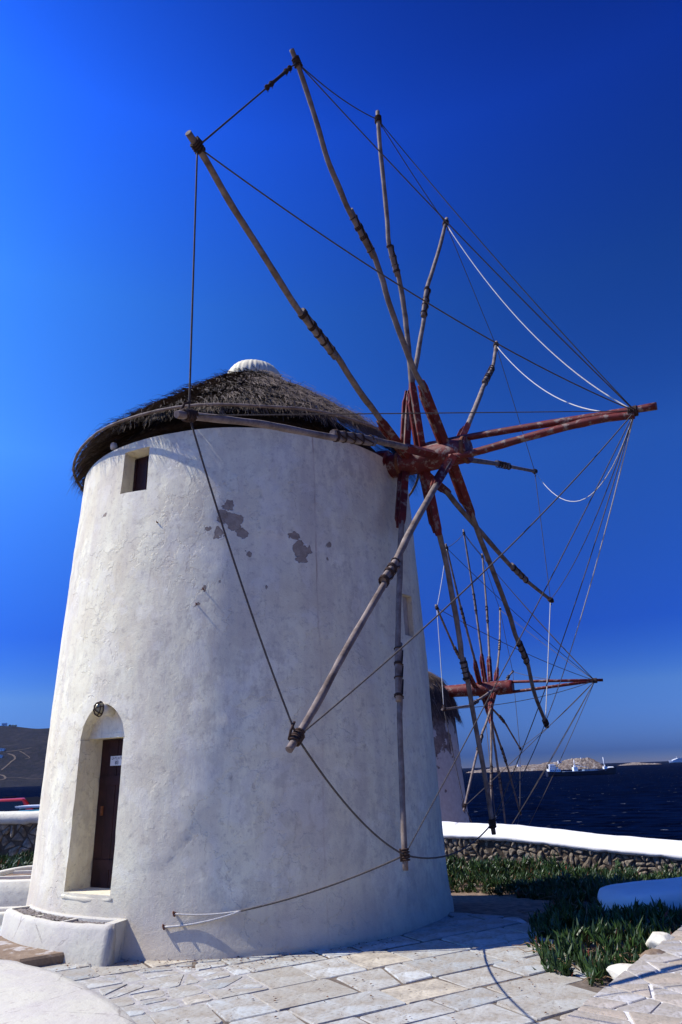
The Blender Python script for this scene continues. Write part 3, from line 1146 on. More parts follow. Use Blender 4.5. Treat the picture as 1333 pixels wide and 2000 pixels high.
def build_tower():
    nth, nz = 264, 124
    zs = [TH * (i / nz) for i in range(nz + 1)]
    zs[0] = -0.25
    vs, fs = [], []
    for z in zs:
        for k in range(nth):
            t = 2 * PI * k / nth
            r = tower_r(max(z, 0), t)
            vs.append((TX + r * math.cos(t), TY + r * math.sin(t), z))
    for i in range(nz):
        for k in range(nth):
            k2 = (k + 1) % nth
            fs.append((i * nth + k, i * nth + k2, (i + 1) * nth + k2, (i + 1) * nth + k))
    m = MB().add(vs, fs, True)
    m.f += [tuple(reversed(range(nth))), tuple(nz * nth + k for k in range(nth))]
    m.sm += [False, False]
    o = m.build('tower_wall', 'tower')
    door = cutter(DOOR, 2.93 - 0.42, 3.6, [(-0.385, 0.60), (0.385, 0.60), (0.375, 2.305), (-0.375, 2.305)])
    arch = []
    for i in range(17):
        u = -1 + 2 * i / 16
        arch.append((0.392 * u, 2.28 + 0.42 * (1 - abs(u) ** 1.9) ** 0.62))
    archc = cutter(DOOR, 2.93 - 0.17, 3.6, arch[::-1])
    win = cutter(-117.8, 2.84 - 0.30, 3.6, [(-0.245, 5.60), (0.245, 5.56), (0.235, 6.235), (-0.235, 6.25)])
    niche = cutter(-27.8, 2.86 - 0.07, 3.6, [(-0.17, 3.62), (0.17, 3.63), (0.165, 4.25), (-0.165, 4.23)])
    cut(o, [door, archc, win, niche])
    bm = bmesh.new()
    bm.from_mesh(o.data)
    for e in bm.edges:
        if len(e.link_faces) == 2 and e.calc_face_angle(0) > R(32):
            e.smooth = False
    for f in bm.faces:
        f.smooth = True
    bmesh.ops.translate(bm, verts=bm.verts, vec=(-TX, -TY, 0))
    bm.to_mesh(o.data)
    bm.free()
    o.data.name = 'tower_wall'
    o.parent = mill
    if not o.data.materials:
        o.data.materials.append(MAT['tower'])
    return o


tower = build_tower()


def radial_box(m, deg, r, side, z, depth, width, height):
    """box centred at radius r with its faces along the radial frame (local mill coordinates)"""
    n, s = radial_frame(deg)
    c = n * r + s * side + V((0, 0, z))
    vs = []
    for dz in (-0.5, 0.5):
        for dn, ds in ((-0.5, -0.5), (0.5, -0.5), (0.5, 0.5), (-0.5, 0.5)):
            vs.append(c + n * dn * depth + s * ds * width + V((0, 0, dz * height)))
    m.add(vs, [(3, 2, 1, 0), (4, 5, 6, 7), (0, 1, 5, 4), (1, 2, 6, 5), (2, 3, 7, 6), (3, 0, 4, 7)])
    return c, n, s


# door: planks, rails, sign
dm = MB()
for i in range(5):
    radial_box(dm, DOOR, 2.53 + (i % 2) * 0.004, -0.30 + i * 0.15, 1.44, 0.04, 0.144, 1.70)
door = dm.build('door', 'door', mill)
for zz_ in (0.85, 1.80):
    rm = MB()
    radial_box(rm, DOOR, 2.558, 0, zz_, 0.02, 0.70, 0.11)
    rm.build('rail', 'door', door)
hm = MB()
c, n, s = radial_box(hm, DOOR, 2.565, -0.27, 1.45, 0.03, 0.025, 0.11)
hm.build('handle', 'rust', door)
sm = MB()
c, n, s = radial_box(sm, DOOR, 2.572, -0.055, 2.03, 0.008, 0.235, 0.115)
sign = sm.build('sign', 'signwhite', door)


def text_on(body, size, centre, n, s, name, mat, parent):
    cu = bpy.data.curves.new(name, 'FONT')
    cu.body = body
    cu.size = size
    cu.align_x = 'CENTER'
    cu.align_y = 'CENTER'
    cu.extrude = 0.001
    ob = bpy.data.objects.new(name, cu)
    COL.objects.link(ob)
    bpy.context.view_layer.update()
    me = bpy.data.meshes.new_from_object(ob.evaluated_get(bpy.context.evaluated_depsgraph_get()))
    bpy.data.objects.remove(ob)
    up = V((0, 0, 1))
    x = up.cross(n)
    mt = Matrix((x, up, n)).transposed().to_4x4()
    mt.translation = centre
    me.transform(mt)
    me.materials.clear()
    return put(name, me, mat, parent)


# the sign's two lines belong to the door's sign: kept as one level below the door
text_on('83', 0.062, c + n * 0.006 + V((0, 0, -0.024)) + s * 0.0, n, s, 'numeral', 'black', door)
bm_ = MB()
for i in range(7):
    q = c + n * 0.006 + s * (-0.085 + i * 0.028) + V((0, 0, 0.03))
    hh = 0.03
    vs = [q + s * a + V((0, 0, z)) for a, z in ((-0.008, -hh / 2), (-0.003, -hh / 2), (-0.003, hh / 2), (-0.008, hh / 2))]
    bm_.add(vs, [(0, 1, 2, 3)])
    zc = (-hh / 2 + 0.003, 0, hh / 2 - 0.003)[i % 3]
    vs = [q + s * a + V((0, 0, zc + z)) for a, z in ((-0.006, -0.003), (0.009, -0.003), (0.009, 0.003), (-0.006, 0.003))]
    bm_.add(vs, [(0, 1, 2, 3)])
bm_.build('small_lettering', 'black', door)

# lintel edge above the door
lm = MB()
radial_box(lm, DOOR, 2.64, 0, 2.325, 0.25, 0.745, 0.05)
lm.build('lintel', 'tower', mill)
# sill: rounded plaster lip
sp = []
n, s = radial_frame(DOOR)
for i in range(13):
    u = -1 + i / 6
    sp.append(n * (2.905 - 0.01 * abs(u)) + s * (0.42 * u) + V((0, 0, 0.555 - 0.012 * (1 - u * u))))
MB().tube(sp, [0.055 - 0.02 * abs(-1 + i / 6) for i in range(13)], 8).build('door_sill', 'tower', mill)

# caged lamp over the door
n, s = radial_frame(DOOR)
lc = n * 2.955 + s * (-0.01) + V((0, 0, 2.635))
lamp = MB()
vs, fs = [], []
for i in range(7):
    a = PI / 2 * i / 6
    for k in range(14):
        t = 2 * PI * k / 14
        q = lc + n * (0.075 * math.sin(a)) + (s * math.cos(t) * 0.062 + V((0, 0, 1)) * math.sin(t) * 0.082) * math.cos(a)
        vs.append(q)
for i in range(6):
    for k in range(14):
        k2 = (k + 1) % 14
        fs.append((i * 14 + k, i * 14 + k2, (i + 1) * 14 + k2, (i + 1) * 14 + k))
lamp.add(vs, fs, True)
lampo = lamp.build('lamp', 'lampglass', mill)
cg = MB()
for off, rr_ in ((0.005, 1.08), (0.045, 0.9)):
    cg.tube([lc + n * off + (s * math.cos(2 * PI * k / 16) * 0.066 + V((0, 0, 1)) * math.sin(2 * PI * k / 16) * 0.086) * rr_ for k in range(17)], 0.006, 5)
for t in (0.3, 1.35, 2.4):
    cg.tube([lc + n * (0.088 * math.sin(PI * j / 10)) + (s * math.cos(t) * 0.068 + V((0, 0, 1)) * math.sin(t) * 0.088) * math.cos(PI * j / 10) for j in range(11)], 0.006, 5)
cg.build('cage', 'lash', lampo)
lb = MB()
lb.tube([lc - n * 0.22, lc + n * 0.004], 0.068, 12, flat=(1.2, 1), up=V((0, 0, 1)))
lb.build('lamp_base', 'white', lampo)

# upper window and right-hand niche
wm = MB()
radial_box(wm, -117.8, 2.565, 0, 5.90, 0.03, 0.48, 0.66)
win = wm.build('window', 'door', mill)
fm = MB()
for a_, w_ in ((-0.215, 0.035), (0.215, 0.035), (0.0, 0.03)):
    radial_box(fm, -117.8, 2.588, a_, 5.90, 0.02, w_, 0.64)
fm.build('window_frame', 'door', win)
nm = MB()
radial_box(nm, -27.8, 2.775, 0, 3.935, 0.04, 0.335, 0.615)
nm.build('blocked_window', simple('tan_infill', (0.46, 0.38, 0.30), 0.9, 0.1, var=0.2, scale=10, bump=0.01), mill)

# iron pegs left in the plaster
for x, y, z in [(-0.88, -2.70, 5.03), (-0.19, -2.87, 4.04), (-0.27, -2.87, 3.85)]:
    n = V((x, y, 0)).normalized()
    p = n * (tower_r(z, math.atan2(y, x)) - 0.03) + V((0, 0, z))
    k = random.uniform(0.042, 0.055)
    MB().tube([p, p + n * k, p + n * (k + 0.008) + V((0, 0, 0.012))], [0.011, 0.009, 0.005], 6).build('peg', 'rust', mill)
# small pale knob under the eave
kp = V((-3.40 - TX, 9.32 - TY, 6.52))
kn = V((kp.x, kp.y, 0)).normalized()
MB().revolve([(0.012, -0.05), (0.045, -0.045), (0.055, 0.0), (0.045, 0.045), (0.012, 0.055)], 12, kp).build('knob', 'signwhite', mill)

# ---------------------------------------------- planter built against the foot of the tower
def arc_pts(r, a0, a1, n):
    return [(r * math.cos(R(a0 + (a1 - a0) * i / n)), r * math.sin(R(a0 + (a1 - a0) * i / n))) for i in range(n + 1)]


def planter_step():
    root_m = MB()
    a0, a1 = -146.0, -107.5
    zt = 0.37
    ro, ri = 3.25, 2.86
    n = 26
    # outer wall with rounded top, sweeping the arc
    prof = [(ro + 0.05, -0.1), (ro + 0.03, 0.1), (ro, zt - 0.05), (ro - 0.02, zt - 0.012), (ro - 0.05, zt), (ro - 0.085, zt - 0.01), (ro - 0.10, zt - 0.05), (ro - 0.10, -0.1)]
    vs, fs = [], []
    k = len(prof)
    for i in range(n + 1):
        t = R(a0 + (a1 - a0) * i / n)
        for r, z in prof:
            q = r + 0.012 * fbm(t * 9, z * 4, 2.0)
            zz = z + (0.012 * fbm(t * 12, r * 3, 6.0) if z > 0.2 else 0)
            vs.append((q * math.cos(t), q * math.sin(t), zz))
    for i in range(n):
        for j in range(k - 1):
            fs.append((i * k + j, (i + 1) * k + j, (i + 1) * k + j + 1, i * k + j + 1))
    fs += [tuple(range(k)), tuple(reversed([n * k + j for j in range(k)]))]
    root_m.add(vs, fs, True)
    # inner ledge along the tower, end walls
    def seg(aa, ab, r0, r1, z0, z1, m):
        vs, fs = [], []
        N = max(1, int(abs(ab - aa) / 2.5))
        for i in range(N + 1):
            t = R(aa + (ab - aa) * i / N)
            for r, z in ((r1, z0), (r1, z1 - 0.015), (r1 - 0.015, z1), (r0, z1), (r0, z0)):
                vs.append((r * math.cos(t), r * math.sin(t), z + (0.008 * fbm(t * 14, r * 5, 1.0) if z > 0.2 else 0)))
        for i in range(N):
            for j in range(4):
                fs.append((i * 5 + j, (i + 1) * 5 + j, (i + 1) * 5 + j + 1, i * 5 + j + 1))
        fs += [tuple(range(5)), tuple(reversed([N * 5 + j for j in range(5)]))]
        m.add(vs, fs)
    seg(a0, a1, ri, 2.99, -0.1, zt + 0.012, root_m)
    seg(a1 - 2.2, a1 - 0.05, 2.8, ro - 0.05, -0.1, zt + 0.006, root_m)
    seg(a0 + 0.05, a0 + 1.6, 2.8, ro - 0.05, -0.1, zt + 0.006, root_m)
    p = root_m.build('planter_step', 'white_worn', mill)
    for d in (-132.5, -121.0):
        q = MB()
        seg(d - 0.45, d + 0.45, 2.98, ro - 0.05, -0.1, zt - 0.012, q)
        q.build('divider', 'white_worn', p)
    for (x0, x1, z) in ((a0 + 1.6, -133.0, zt - 0.012), (-132.0, -121.5, zt - 0.012), (-120.5, a1 - 2.2, zt - 0.03)):
        vs, fs = [], []
        N, K = 26, 10
        for i in range(N + 1):
            t = R(x0 + (x1 - x0) * i / N)
            for j in range(K + 1):
                r = 2.97 + (ro - 0.09 - 2.97) * j / K
                vs.append((r * math.cos(t), r * math.sin(t), z + 0.022 * fbm(t * 60, r * 18, 3.0, 3)))
        for i in range(N):
            for j in range(K):
                fs.append((i * (K + 1) + j, i * (K + 1) + j + 1, (i + 1) * (K + 1) + j + 1, (i + 1) * (K + 1) + j))
        MB().add(vs, fs).build('soil', 'gravel', p)


planter_step()


# ---------------------------------------------- thatched roof
ROOF = [(0.40, 8.78), (0.75, 8.50), (1.2, 8.13), (1.7, 7.71), (2.2, 7.27), (2.6, 6.92), (2.80, 6.72), (2.87, 6.63)]


def thatch(parent, prof, seed, n_blades, blade_w, scale=1.0, gap=None, core_mat='thatch_core'):
    """straw in overlapping courses on a conical core; gap=(deg, half) leaves room for the axle"""
    g = np.random.default_rng(seed)
    s = [0.0]
    for i in range(1, len(prof)):
        s.append(s[-1] + math.hypot(prof[i][0] - prof[i - 1][0], prof[i][1] - prof[i - 1][1]))
    L = s[-1]
    pr = np.array([p[0] for p in prof])
    pz = np.array([p[1] for p in prof])
    S = np.array(s)
    core = MB()
    rm_ = prof[-1][0]
    cp = [(max(0.02, r - 0.08 - 0.20 * (r / rm_) ** 3), z - 0.05) for r, z in prof]
    cp = [(0.02, prof[0][1] + 0.05)] + cp + [(rm_ - 0.55, prof[-1][1] - 0.0)]
    core.revolve(cp, 72, (0, 0, 0), True, True, lambda r, z, t: r + 0.03 * fbm(math.cos(t) * 3, math.sin(t) * 3, z * 2, 3))
    roof = core.build('thatch_roof', core_mat, parent)
    courses = 11
    # pick a course for each blade, weighted by circumference
    ct = (np.arange(courses) + 0.2) / courses
    wgt = np.interp(ct * L, S, pr)
    wgt = wgt / wgt.sum()
    ci = g.choice(courses, n_blades, p=wgt)
    th = g.uniform(0, 2 * PI, n_blades)
    # tufts: pull angles together into clumps
    nt_ = (34 + 10 * ci).astype(int)
    ph = (th / (2 * PI) * nt_)
    fr = ph - np.floor(ph)
    th = (np.floor(ph) + 0.5 + (fr - 0.5) * 0.88) / nt_ * 2 * PI
    tuft = (np.floor(ph) + ci * 1000).astype(int)
    tr = np.random.default_rng(seed + 1).uniform(0, 1, 40000)
    tl = tr[tuft % 40000]
    tl2 = tr[(tuft * 7 + 13) % 40000]
    ex_ = g.uniform(0, 1, n_blades) < 0.10
    ci = np.where(ex_, courses - 1, ci)
    root = ct[ci] * L - 0.16 + g.normal(0, 0.05, n_blades) + (tl - 0.5) * 0.26
    length = (0.34 + 0.02 * ex_ + 0.22 * g.uniform(0, 1, n_blades) + 0.16 * (tl2 - 0.5)) * scale
    lift = 0.012 + 0.085 * tl ** 1.6 + 0.02 * g.uniform(0, 1, n_blades)
    wild = g.uniform(0, 1, n_blades) < 0.09
    lift = lift + wild * g.uniform(0.02, 0.12, n_blades)
    side = g.normal(0, 0.20, n_blades) + (tl2 - 0.5) * 0.35 + wild * g.normal(0, 0.3, n_blades)
    if gap is not None:
        d = np.abs((th - R(gap[0]) + PI) % (2 * PI) - PI)
        keep = ~((d < R(gap[1])) & (root > L * 0.80))
        ci, th, root, length, lift, side, wild, tl2 = [q[keep] for q in (ci, th, root, length, lift, side, wild, tl2)]
    nb = len(th)
    K = 4
    verts = np.zeros((nb, K, 2, 3))
    e = np.linspace(0, 1, K)
    for k in range(K):
        sp_ = np.maximum(root, 0.0) + length * e[k]
        over = np.maximum(0.0, sp_ - L)
        sc_ = np.minimum(sp_, L)
        r = np.interp(sc_, S, pr)
        z = np.interp(sc_, S, pz)
        out = lift * (math.sin(min(e[k] * 1.4, 1.0) * PI / 2)) + 0.012
        r = r + out * 0.62 + over * 0.30
        z = z + out * 0.75 - over * (0.85)
        t = th + side * length * e[k] / np.maximum(r, 0.4)
        wd = blade_w * (1.0 - 0.75 * e[k]) * (0.7 + 0.6 * g.uniform(0, 1, nb) * 0.5)
        tx, ty = -np.sin(t), np.cos(t)
        tw = 0.35
        for j, sg in ((0, -1), (1, 1)):
            verts[:, k, j, 0] = r * np.cos(t) + tx * wd * sg + np.cos(t) * wd * sg * tw
            verts[:, k, j, 1] = r * np.sin(t) + ty * wd * sg + np.sin(t) * wd * sg * tw
            verts[:, k, j, 2] = z + wd * sg * tw
    me = bpy.data.meshes.new('thatch_straw')
    nv = nb * K * 2
    me.vertices.add(nv)
    me.vertices.foreach_set('co', verts.reshape(-1))
    nf = nb * (K - 1)
    base = (np.arange(nb) * K * 2)[:, None]
    idx = []
    for k in range(K - 1):
        idx.append(np.stack([base[:, 0] + 2 * k, base[:, 0] + 2 * k + 1, base[:, 0] + 2 * k + 3, base[:, 0] + 2 * k + 2], 1))
    idx = np.stack(idx, 1).reshape(-1)
    me.loops.add(nf * 4)
    me.loops.foreach_set('vertex_index', idx)
    me.polygons.add(nf)
    me.polygons.foreach_set('loop_start', np.arange(nf) * 4)
    me.polygons.foreach_set('loop_total', np.full(nf, 4))
    at_ = me.attributes.new('tuft', 'FLOAT', 'POINT')
    at_.data.foreach_set('value', np.repeat(tl2, K * 2))
    me.update()
    me.validate()
    st = put('straw', me, 'straw', roof)
    tag(st, kind='stuff')
    return roof


AX_DEG = math.degrees(math.atan2(-0.508, 0.860))
roof = thatch(mill, ROOF, 3, 52000, 0.0062, 1.0, (AX_DEG, 7))
# canvas cap, gathered in folds
MB().revolve([(0.50, 8.62), (0.54, 8.80), (0.51, 8.93), (0.42, 9.06), (0.28, 9.145), (0.12, 9.185), (0.01, 9.19)], 144, (0.02, 0, 0), True, True,
             lambda r, z, t: r * (1 + 0.010 * math.cos(41 * t) + 0.010 * math.cos(29 * t + 1) + 0.02 * math.cos(3 * t))).build('roof_cap', 'canvas', roof)
# bent poles holding the straw down near the eave
hp = []
for i in range(64):
    t = 2 * PI * i / 63
    r = 3.0 + 0.02 * fbm(math.cos(t) * 2, math.sin(t) * 2, 9)
    hp.append((r * math.cos(t), r * math.sin(t), 6.66 + 0.05 * fbm(math.cos(t) * 1.5, math.sin(t) * 1.5, 4)))
MB().tube(hp, 0.022, 8).build('hoop', 'wood', roof)

# ---------------------------------------------- sail wheel of the near mill
MC = V((1.5043, 9.5447, 6.2731)) - V((TX, TY, 0))
MA = V((0.86016, -0.50838, -0.04094)).normalized()
MU = (V((0, 0, 1)) - MA * MA.z).normalized()
MV = MU.cross(MA)

SPOKES = {
    'A': (-0.42, [(-1.18, 0.22, -0.36), (-1.86, 0.35, -0.33), (-2.52, 0.5, -0.28), (-3.37, 0.62, -0.23), (-3.89, 0.72, -0.18), (-4.37, 0.84, -0.14), (-4.87, 0.96, -0.09), (-5.32, 1.09, -0.03), (-5.59, 1.14, 0.0)], 2),
    'B': (0.20, [(-0.68, 0.66, 0.17), (-1.14, 0.96, 0.15), (-1.76, 1.64, 0.12), (-2.14, 2.16, 0.1), (-2.76, 2.47, 0.08), (-2.98, 2.64, 0.07), (-3.27, 2.9, 0.05), (-3.5, 3.26, 0.04), (-3.72, 3.61, 0.02), (-3.91, 3.86, 0.01), (-4.05, 4.0, 0.0)], 3),
    'C': (-0.23, [(-0.42, 1.01, -0.18), (-0.6, 1.78, -0.15), (-0.73, 2.21, -0.13), (-0.96, 2.72, -0.11), (-1.26, 3.09, -0.09), (-1.36, 3.48, -0.07), (-1.54, 4.22, -0.04), (-1.66, 4.72, -0.02), (-1.75, 5.29, 0.0)], 3),
    'D': (-0.54, [(-0.09, 0.96, -0.41), (0.06, 1.72, -0.33), (0.22, 2.72, -0.22), (0.31, 3.33, -0.16), (0.47, 3.8, -0.12), (0.76, 4.55, -0.06), (1.03, 5.36, 0.0)], 2),
    'E': (0.30, [(1.13, 1.14, 0.19), (1.67, 1.73, 0.15), (2.18, 2.31, 0.11), (2.96, 3.1, 0.06), (3.56, 4.05, 0.0)], 2),
    'F': (0.03, [(2.85, 0.94, 0.01), (3.68, 1.19, 0.01), (5.81, 1.85, 0.0)], 0),
    'G': (-0.42, [(0.92, -0.11, -0.34), (1.67, -0.35, -0.27), (2.56, -0.58, -0.2), (3.7, -0.86, -0.12), (4.5, -1.0, -0.07), (6.09, -1.13, 0.0)], 3),
    'H': (0.20, [(0.89, -0.66, 0.15), (1.45, -1.11, 0.13), (2.42, -1.77, 0.09), (3.12, -2.38, 0.06), (3.61, -2.73, 0.05), (4.0, -3.24, 0.02), (4.74, -3.8, 0.0)], 3),
    'I': (-0.23, [(0.28, -0.95, -0.19), (0.52, -1.47, -0.17), (0.77, -2.53, -0.12), (0.85, -2.94, -0.11), (0.93, -3.27, -0.09), (1.12, -3.92, -0.07), (1.3, -4.7, -0.03), (1.4, -5.38, 0.0)], 3),
    'J': (-0.54, [(-0.33, -1.0, -0.47), (-0.56, -1.77, -0.41), (-0.89, -2.93, -0.3), (-1.08, -3.69, -0.22), (-1.12, -3.87, -0.2), (-1.22, -4.46, -0.14), (-1.35, -5.0, -0.07), (-1.46, -5.5, 0.0)], 2),
    'K': (0.31, [(-0.78, -0.77, 0.31), (-1.74, -1.76, 0.31), (-2.09, -2.2, 0.31), (-2.44, -2.52, 0.31), (-2.56, -2.65, 0.31), (-2.9, -3.01, 0.31), (-3.35, -3.47, 0.31), (-3.74, -3.89, 0.31), (-4.04, -4.18, 0.31), (-4.15, -4.28, 0.31)], 2),
    'L': (0.03, [(-1.21, -0.33, 0.02), (-2.09, -0.6, 0.02), (-3.05, -0.92, 0.02), (-4.09, -1.25, 0.01), (-4.7, -1.46, 0.01), (-5.27, -1.66, 0.0), (-5.41, -1.71, 0.0)], 1),
}


def spoke(root, C, A, vec, off, pts, lash, sl_=1.2, thick=1.0, rs=random, sections=10):
    """pts: world-local points from the sleeve outwards; lash: index of the splice. returns the rope point near the tip"""
    hub = C + A * off
    P = [hub] + [V(p) for p in pts]
    la, lb = P[lash + 1], P[lash + 2]
    inner = catmull(P[:lash + 3], 5)
    outer = catmull(P[lash + 1:], 6)
    side = A.cross((lb - la).normalized()).normalized()
    nz = lambda i, k: 1 + 0.11 * fbm(i * 0.43, k * 3.7, off * 9)
    n1 = len(inner)
    r1 = [(0.047 - 0.010 * i / n1) * thick * nz(i, 1) for i in range(n1)]
    inner = [p - side * (0.024 * thick * smoothstep(0.45, 0.8, i / n1)) + A * (0.008 * fbm(i * 0.5, off, 2)) for i, p in enumerate(inner)]
    sp_ = MB().tube(inner, r1, sections).build('spoke', 'wood', root)
    n2 = len(outer)
    r2 = [(0.038 - 0.005 * i / n2) * thick * nz(i, 2) for i in range(n2)]
    outer = [p + side * (0.028 * thick * (1 - smoothstep(0.15, 0.5, i / n2))) for i, p in enumerate(outer)]
    MB().tube(outer, r2, sections).build('outer_pole', 'wood', sp_)
    # red timbers clamped on at the hub
    d = (P[1] - hub).normalized()
    L = sl_
    bn = A.cross(d).normalized()
    m = MB()
    a0, a1 = hub - d * 0.10, hub + d * L
    m.tube([a0, hub + d * (L * 0.92), a1], [0.074 * thick, 0.071 * thick, 0.052 * thick], 4, False, (1, 0.92), up=(A + bn).normalized())
    m.build('sleeve', 'red', sp_)
    m = MB()
    q = -A * (0.08 * thick)
    L2 = L * rs.uniform(0.84, 1.04)
    m.tube([a0 + q, hub + d * (L2 * 0.86) + q, hub + d * (L2 * 0.9) + q * 0.8, hub + d * L2 + q * 0.62], [0.046 * thick, 0.043 * thick, 0.036 * thick, 0.034 * thick], 4, False, (1, 1), up=(A + bn).normalized())
    m.build('brace', 'red', sp_)
    # lashing wound over the splice
    ax = (lb - la)
    LL = ax.length
    an = ax.normalized()
    e1 = (A - an * A.dot(an)).normalized()
    e2 = an.cross(e1)
    groups = max(4, int(LL / 0.17))
    hx = []
    for gq in range(groups):
        t0 = (gq + 0.5 + rs.uniform(-0.2, 0.2)) / groups
        turns = rs.choice((1, 2, 2, 3))
        for i in range(turns * 10):
            f_ = i / 10
            a_ = 2 * PI * f_
            hx.append(la + ax * t0 + an * (0.019 * f_ * thick) + (e1 * math.cos(a_) * 0.051 + e2 * math.sin(a_) * 0.068) * thick)
    MB().tube(hx, 0.009 * thick, 5).build('lashing', 'lash', sp_)
    # rope turns near the tip
    tip, prev = outer[-1], outer[-3]
    td = (tip - prev).normalized()
    kp_ = tip - td * 0.15
    e1 = (A - td * A.dot(td)).normalized()
    e2 = td.cross(e1)
    hx = []
    for i in range(45):
        a_ = 2 * PI * i / 10
        hx.append(kp_ + td * (-0.055 + 0.0026 * i) + (e1 * math.cos(a_) + e2 * math.sin(a_)) * 0.047 * thick)
    hx += [kp_ + e2 * 0.10 + td * 0.03, kp_ + e2 * 0.12 - td * 0.05]
    MB().tube(hx, 0.012 * thick, 5).build('tip_knot', 'lash', sp_)
    return kp_


def rope(root, a, b, sag=0.0, r=0.009, mat='rope', n=14, splice=None, sagdir=V((0, 0, -1)), knots=True):
    a, b = V(a), V(b)
    pts = [a.lerp(b, i / n) + sagdir * (sag * 4 * (i / n) * (1 - i / n)) for i in range(n + 1)]
    o = MB().tube(pts, r, 5).build('rope', mat, root)
    if splice:
        m = MB()
        p, q = a.lerp(b, splice[0]), a.lerp(b, splice[1])
        dn = (q - p).normalized()
        m.tube([p, p.lerp(q, 0.15), p.lerp(q, 0.5), p.lerp(q, 0.85), q], [r, r * 2.4, r * 2.0, r * 2.4, r], 6)
        for t in (0.06, 0.22, 0.8, 0.96):
            m.ring(p.lerp(q, t), dn, r * 2.4, r * 1.1, 8, 5)
            m.tube([p.lerp(q, t), p.lerp(q, t) + V((0.01, 0.02, -0.05))], r * 0.7, 4)
        m.build('splice', 'lash', o)
    return o


tipk = {}
rs_ = random.Random(5)
for k, (off, pts, lash) in SPOKES.items():
    W_ = [MC + MV * p[0] + MU * p[1] + MA * p[2] for p in pts]
    tipk[k] = spoke(mill, MC, MA, None, off, W_, lash, rs=rs_)

# axle: octagonal red shaft, banded, hollow end
am = MB()
am.tube([MC + MA * q for q in (-3.0, -0.9, -0.55, -0.1, 0.40, 0.515)], [0.17, 0.18, 0.20, 0.205, 0.20, 0.195], 14, True)
axle = am.build('axle', 'red', mill)
for q in (-0.62, 0.46):
    MB().ring(MC + MA * q, MA, 0.20, 0.016, 22, 6, 2.0).build('iron_band', 'rust', axle)
cb = MB()
cb.tube([MC - MA * 1.05, MC - MA * 0.80], [0.30, 0.27], 10, False)
cb.build('bearing_block', 'red', axle)
BOW = MC + MA * 3.11
g1 = [MC + MA * -0.30 + MU * 0.20 - MV * 0.05, MC + MA * 0.40 + MU * 0.20, MC + MA * 1.5 + MU * 0.13 + MV * 0.01, MC + MA * 2.4 + MU * 0.05, BOW]
MB().tube(catmull(g1, 6), [0.050 + 0.006 * fbm(i * 0.5, 3.3) for i in range(25)], 8).build('bowsprit', 'red', axle)
g2 = [MC + MA * 0.25 - MU * 0.13 - MV * 0.14, MC + MA * 0.65 - MU * 0.12 - MV * 0.10, MC + MA * 1.5 - MU * 0.05 - MV * 0.06, MC + MA * 2.3 - MU * 0.015 - MV * 0.03, BOW - MA * 0.28 - MU * 0.05]
MB().tube(catmull(g2, 6), [0.056 + 0.006 * fbm(i * 0.5, 7.3) for i in range(25)], 8).build('bowsprit', 'red', axle)
kb = MB()
for i in range(5):
    kb.ring(BOW - MA * (0.25 + 0.024 * i), MA, 0.062, 0.015, 12, 5)
kb.build('tip_knot', 'lash', axle)
bt = BOW - MA * 0.27

# ropes round the rim, then stays to the bowsprit
order = 'ABCDEFGHIJKL'
rim = {'LA': (0, 0.009, 'rope', None), 'AB': (0.0, 0.010, 'rope', (0.62, 0.92)), 'BC': (0.10, 0.008, 'rope', None), 'CD': (0.04, 0.008, 'rope', None),
       'DE': (0.0, 0.007, 'rope', None), 'EF': (0.0, 0.007, 'rope', None), 'FG': (0.0, 0.007, 'rope', None), 'GH': (0.0, 0.009, 'rope_pale', None),
       'HI': (0.12, 0.007, 'rope', None), 'IJ': (0.18, 0.010, 'rope', None), 'JK': (0.13, 0.010, 'rope', None), 'KL': (0.10, 0.009, 'rope', None)}
for i in range(12):
    a_, b_ = order[i - 1], order[i]
    sg, rr_, mt, spl = rim[a_ + b_]
    rope(mill, tipk[a_], tipk[b_], sg, rr_, mt, splice=spl)
stay = {'A': (0.25, 0.008, 'rope'), 'B': (0.1, 0.008, 'rope'), 'C': (0.12, 0.008, 'rope'), 'D': (0.55, 0.009, 'rope_pale'), 'E': (0.50, 0.009, 'rope_pale'),
        'F': (1.0, 0.007, 'rope_pale'), 'G': (0.25, 0.007, 'rope'), 'H': (0.2, 0.008, 'rope_pale'), 'I': (0.2, 0.007, 'rope'), 'J': (0.05, 0.007, 'rope'),
        'K': (0.15, 0.008, 'rope'), 'L': (0.0, 0.006, 'rope')}
for k, (sg, rr_, mt) in stay.items():
    rope(mill, tipk[k], bt, sg, rr_, mt, 20)
# mooring line from the lowest spoke to two rings in the wall
for (hx, hy, hz, s2) in ((-2.045, 8.46, 0.315, 0.10), (-1.94, 8.45, 0.436, None)):
    p = V((hx - TX, hy - TY, hz))
    n = V((p.x, p.y, 0)).normalized()
    m = MB().tube([p - n * 0.06, p + n * 0.045], 0.014, 6)
    m.ring(p + n * 0.045, V((1, 0, 0.4)), 0.025, 0.007, 10, 5)
    m.build('wall_ring', 'rust', mill)
join = V((-1.22 - TX, 8.37 - TY, 0.45))
rope(mill, tipk['J'], join, 0.05, 0.010, 'rope')
rope(mill, join, V((-2.045 - TX, 8.42 - TY, 0.315)), 0.03, 0.012, 'rope_pale')
rope(mill, join, V((-1.94 - TX, 8.41 - TY, 0.436)), 0.02, 0.008, 'rope_pale')


# ================================================================== THE FAR WINDMILL
mill2 = thing('windmill', 'distant windmill with peeling brown plaster half hidden behind the near tower', 'windmill', tuple(T2), 'windmills above the sea')


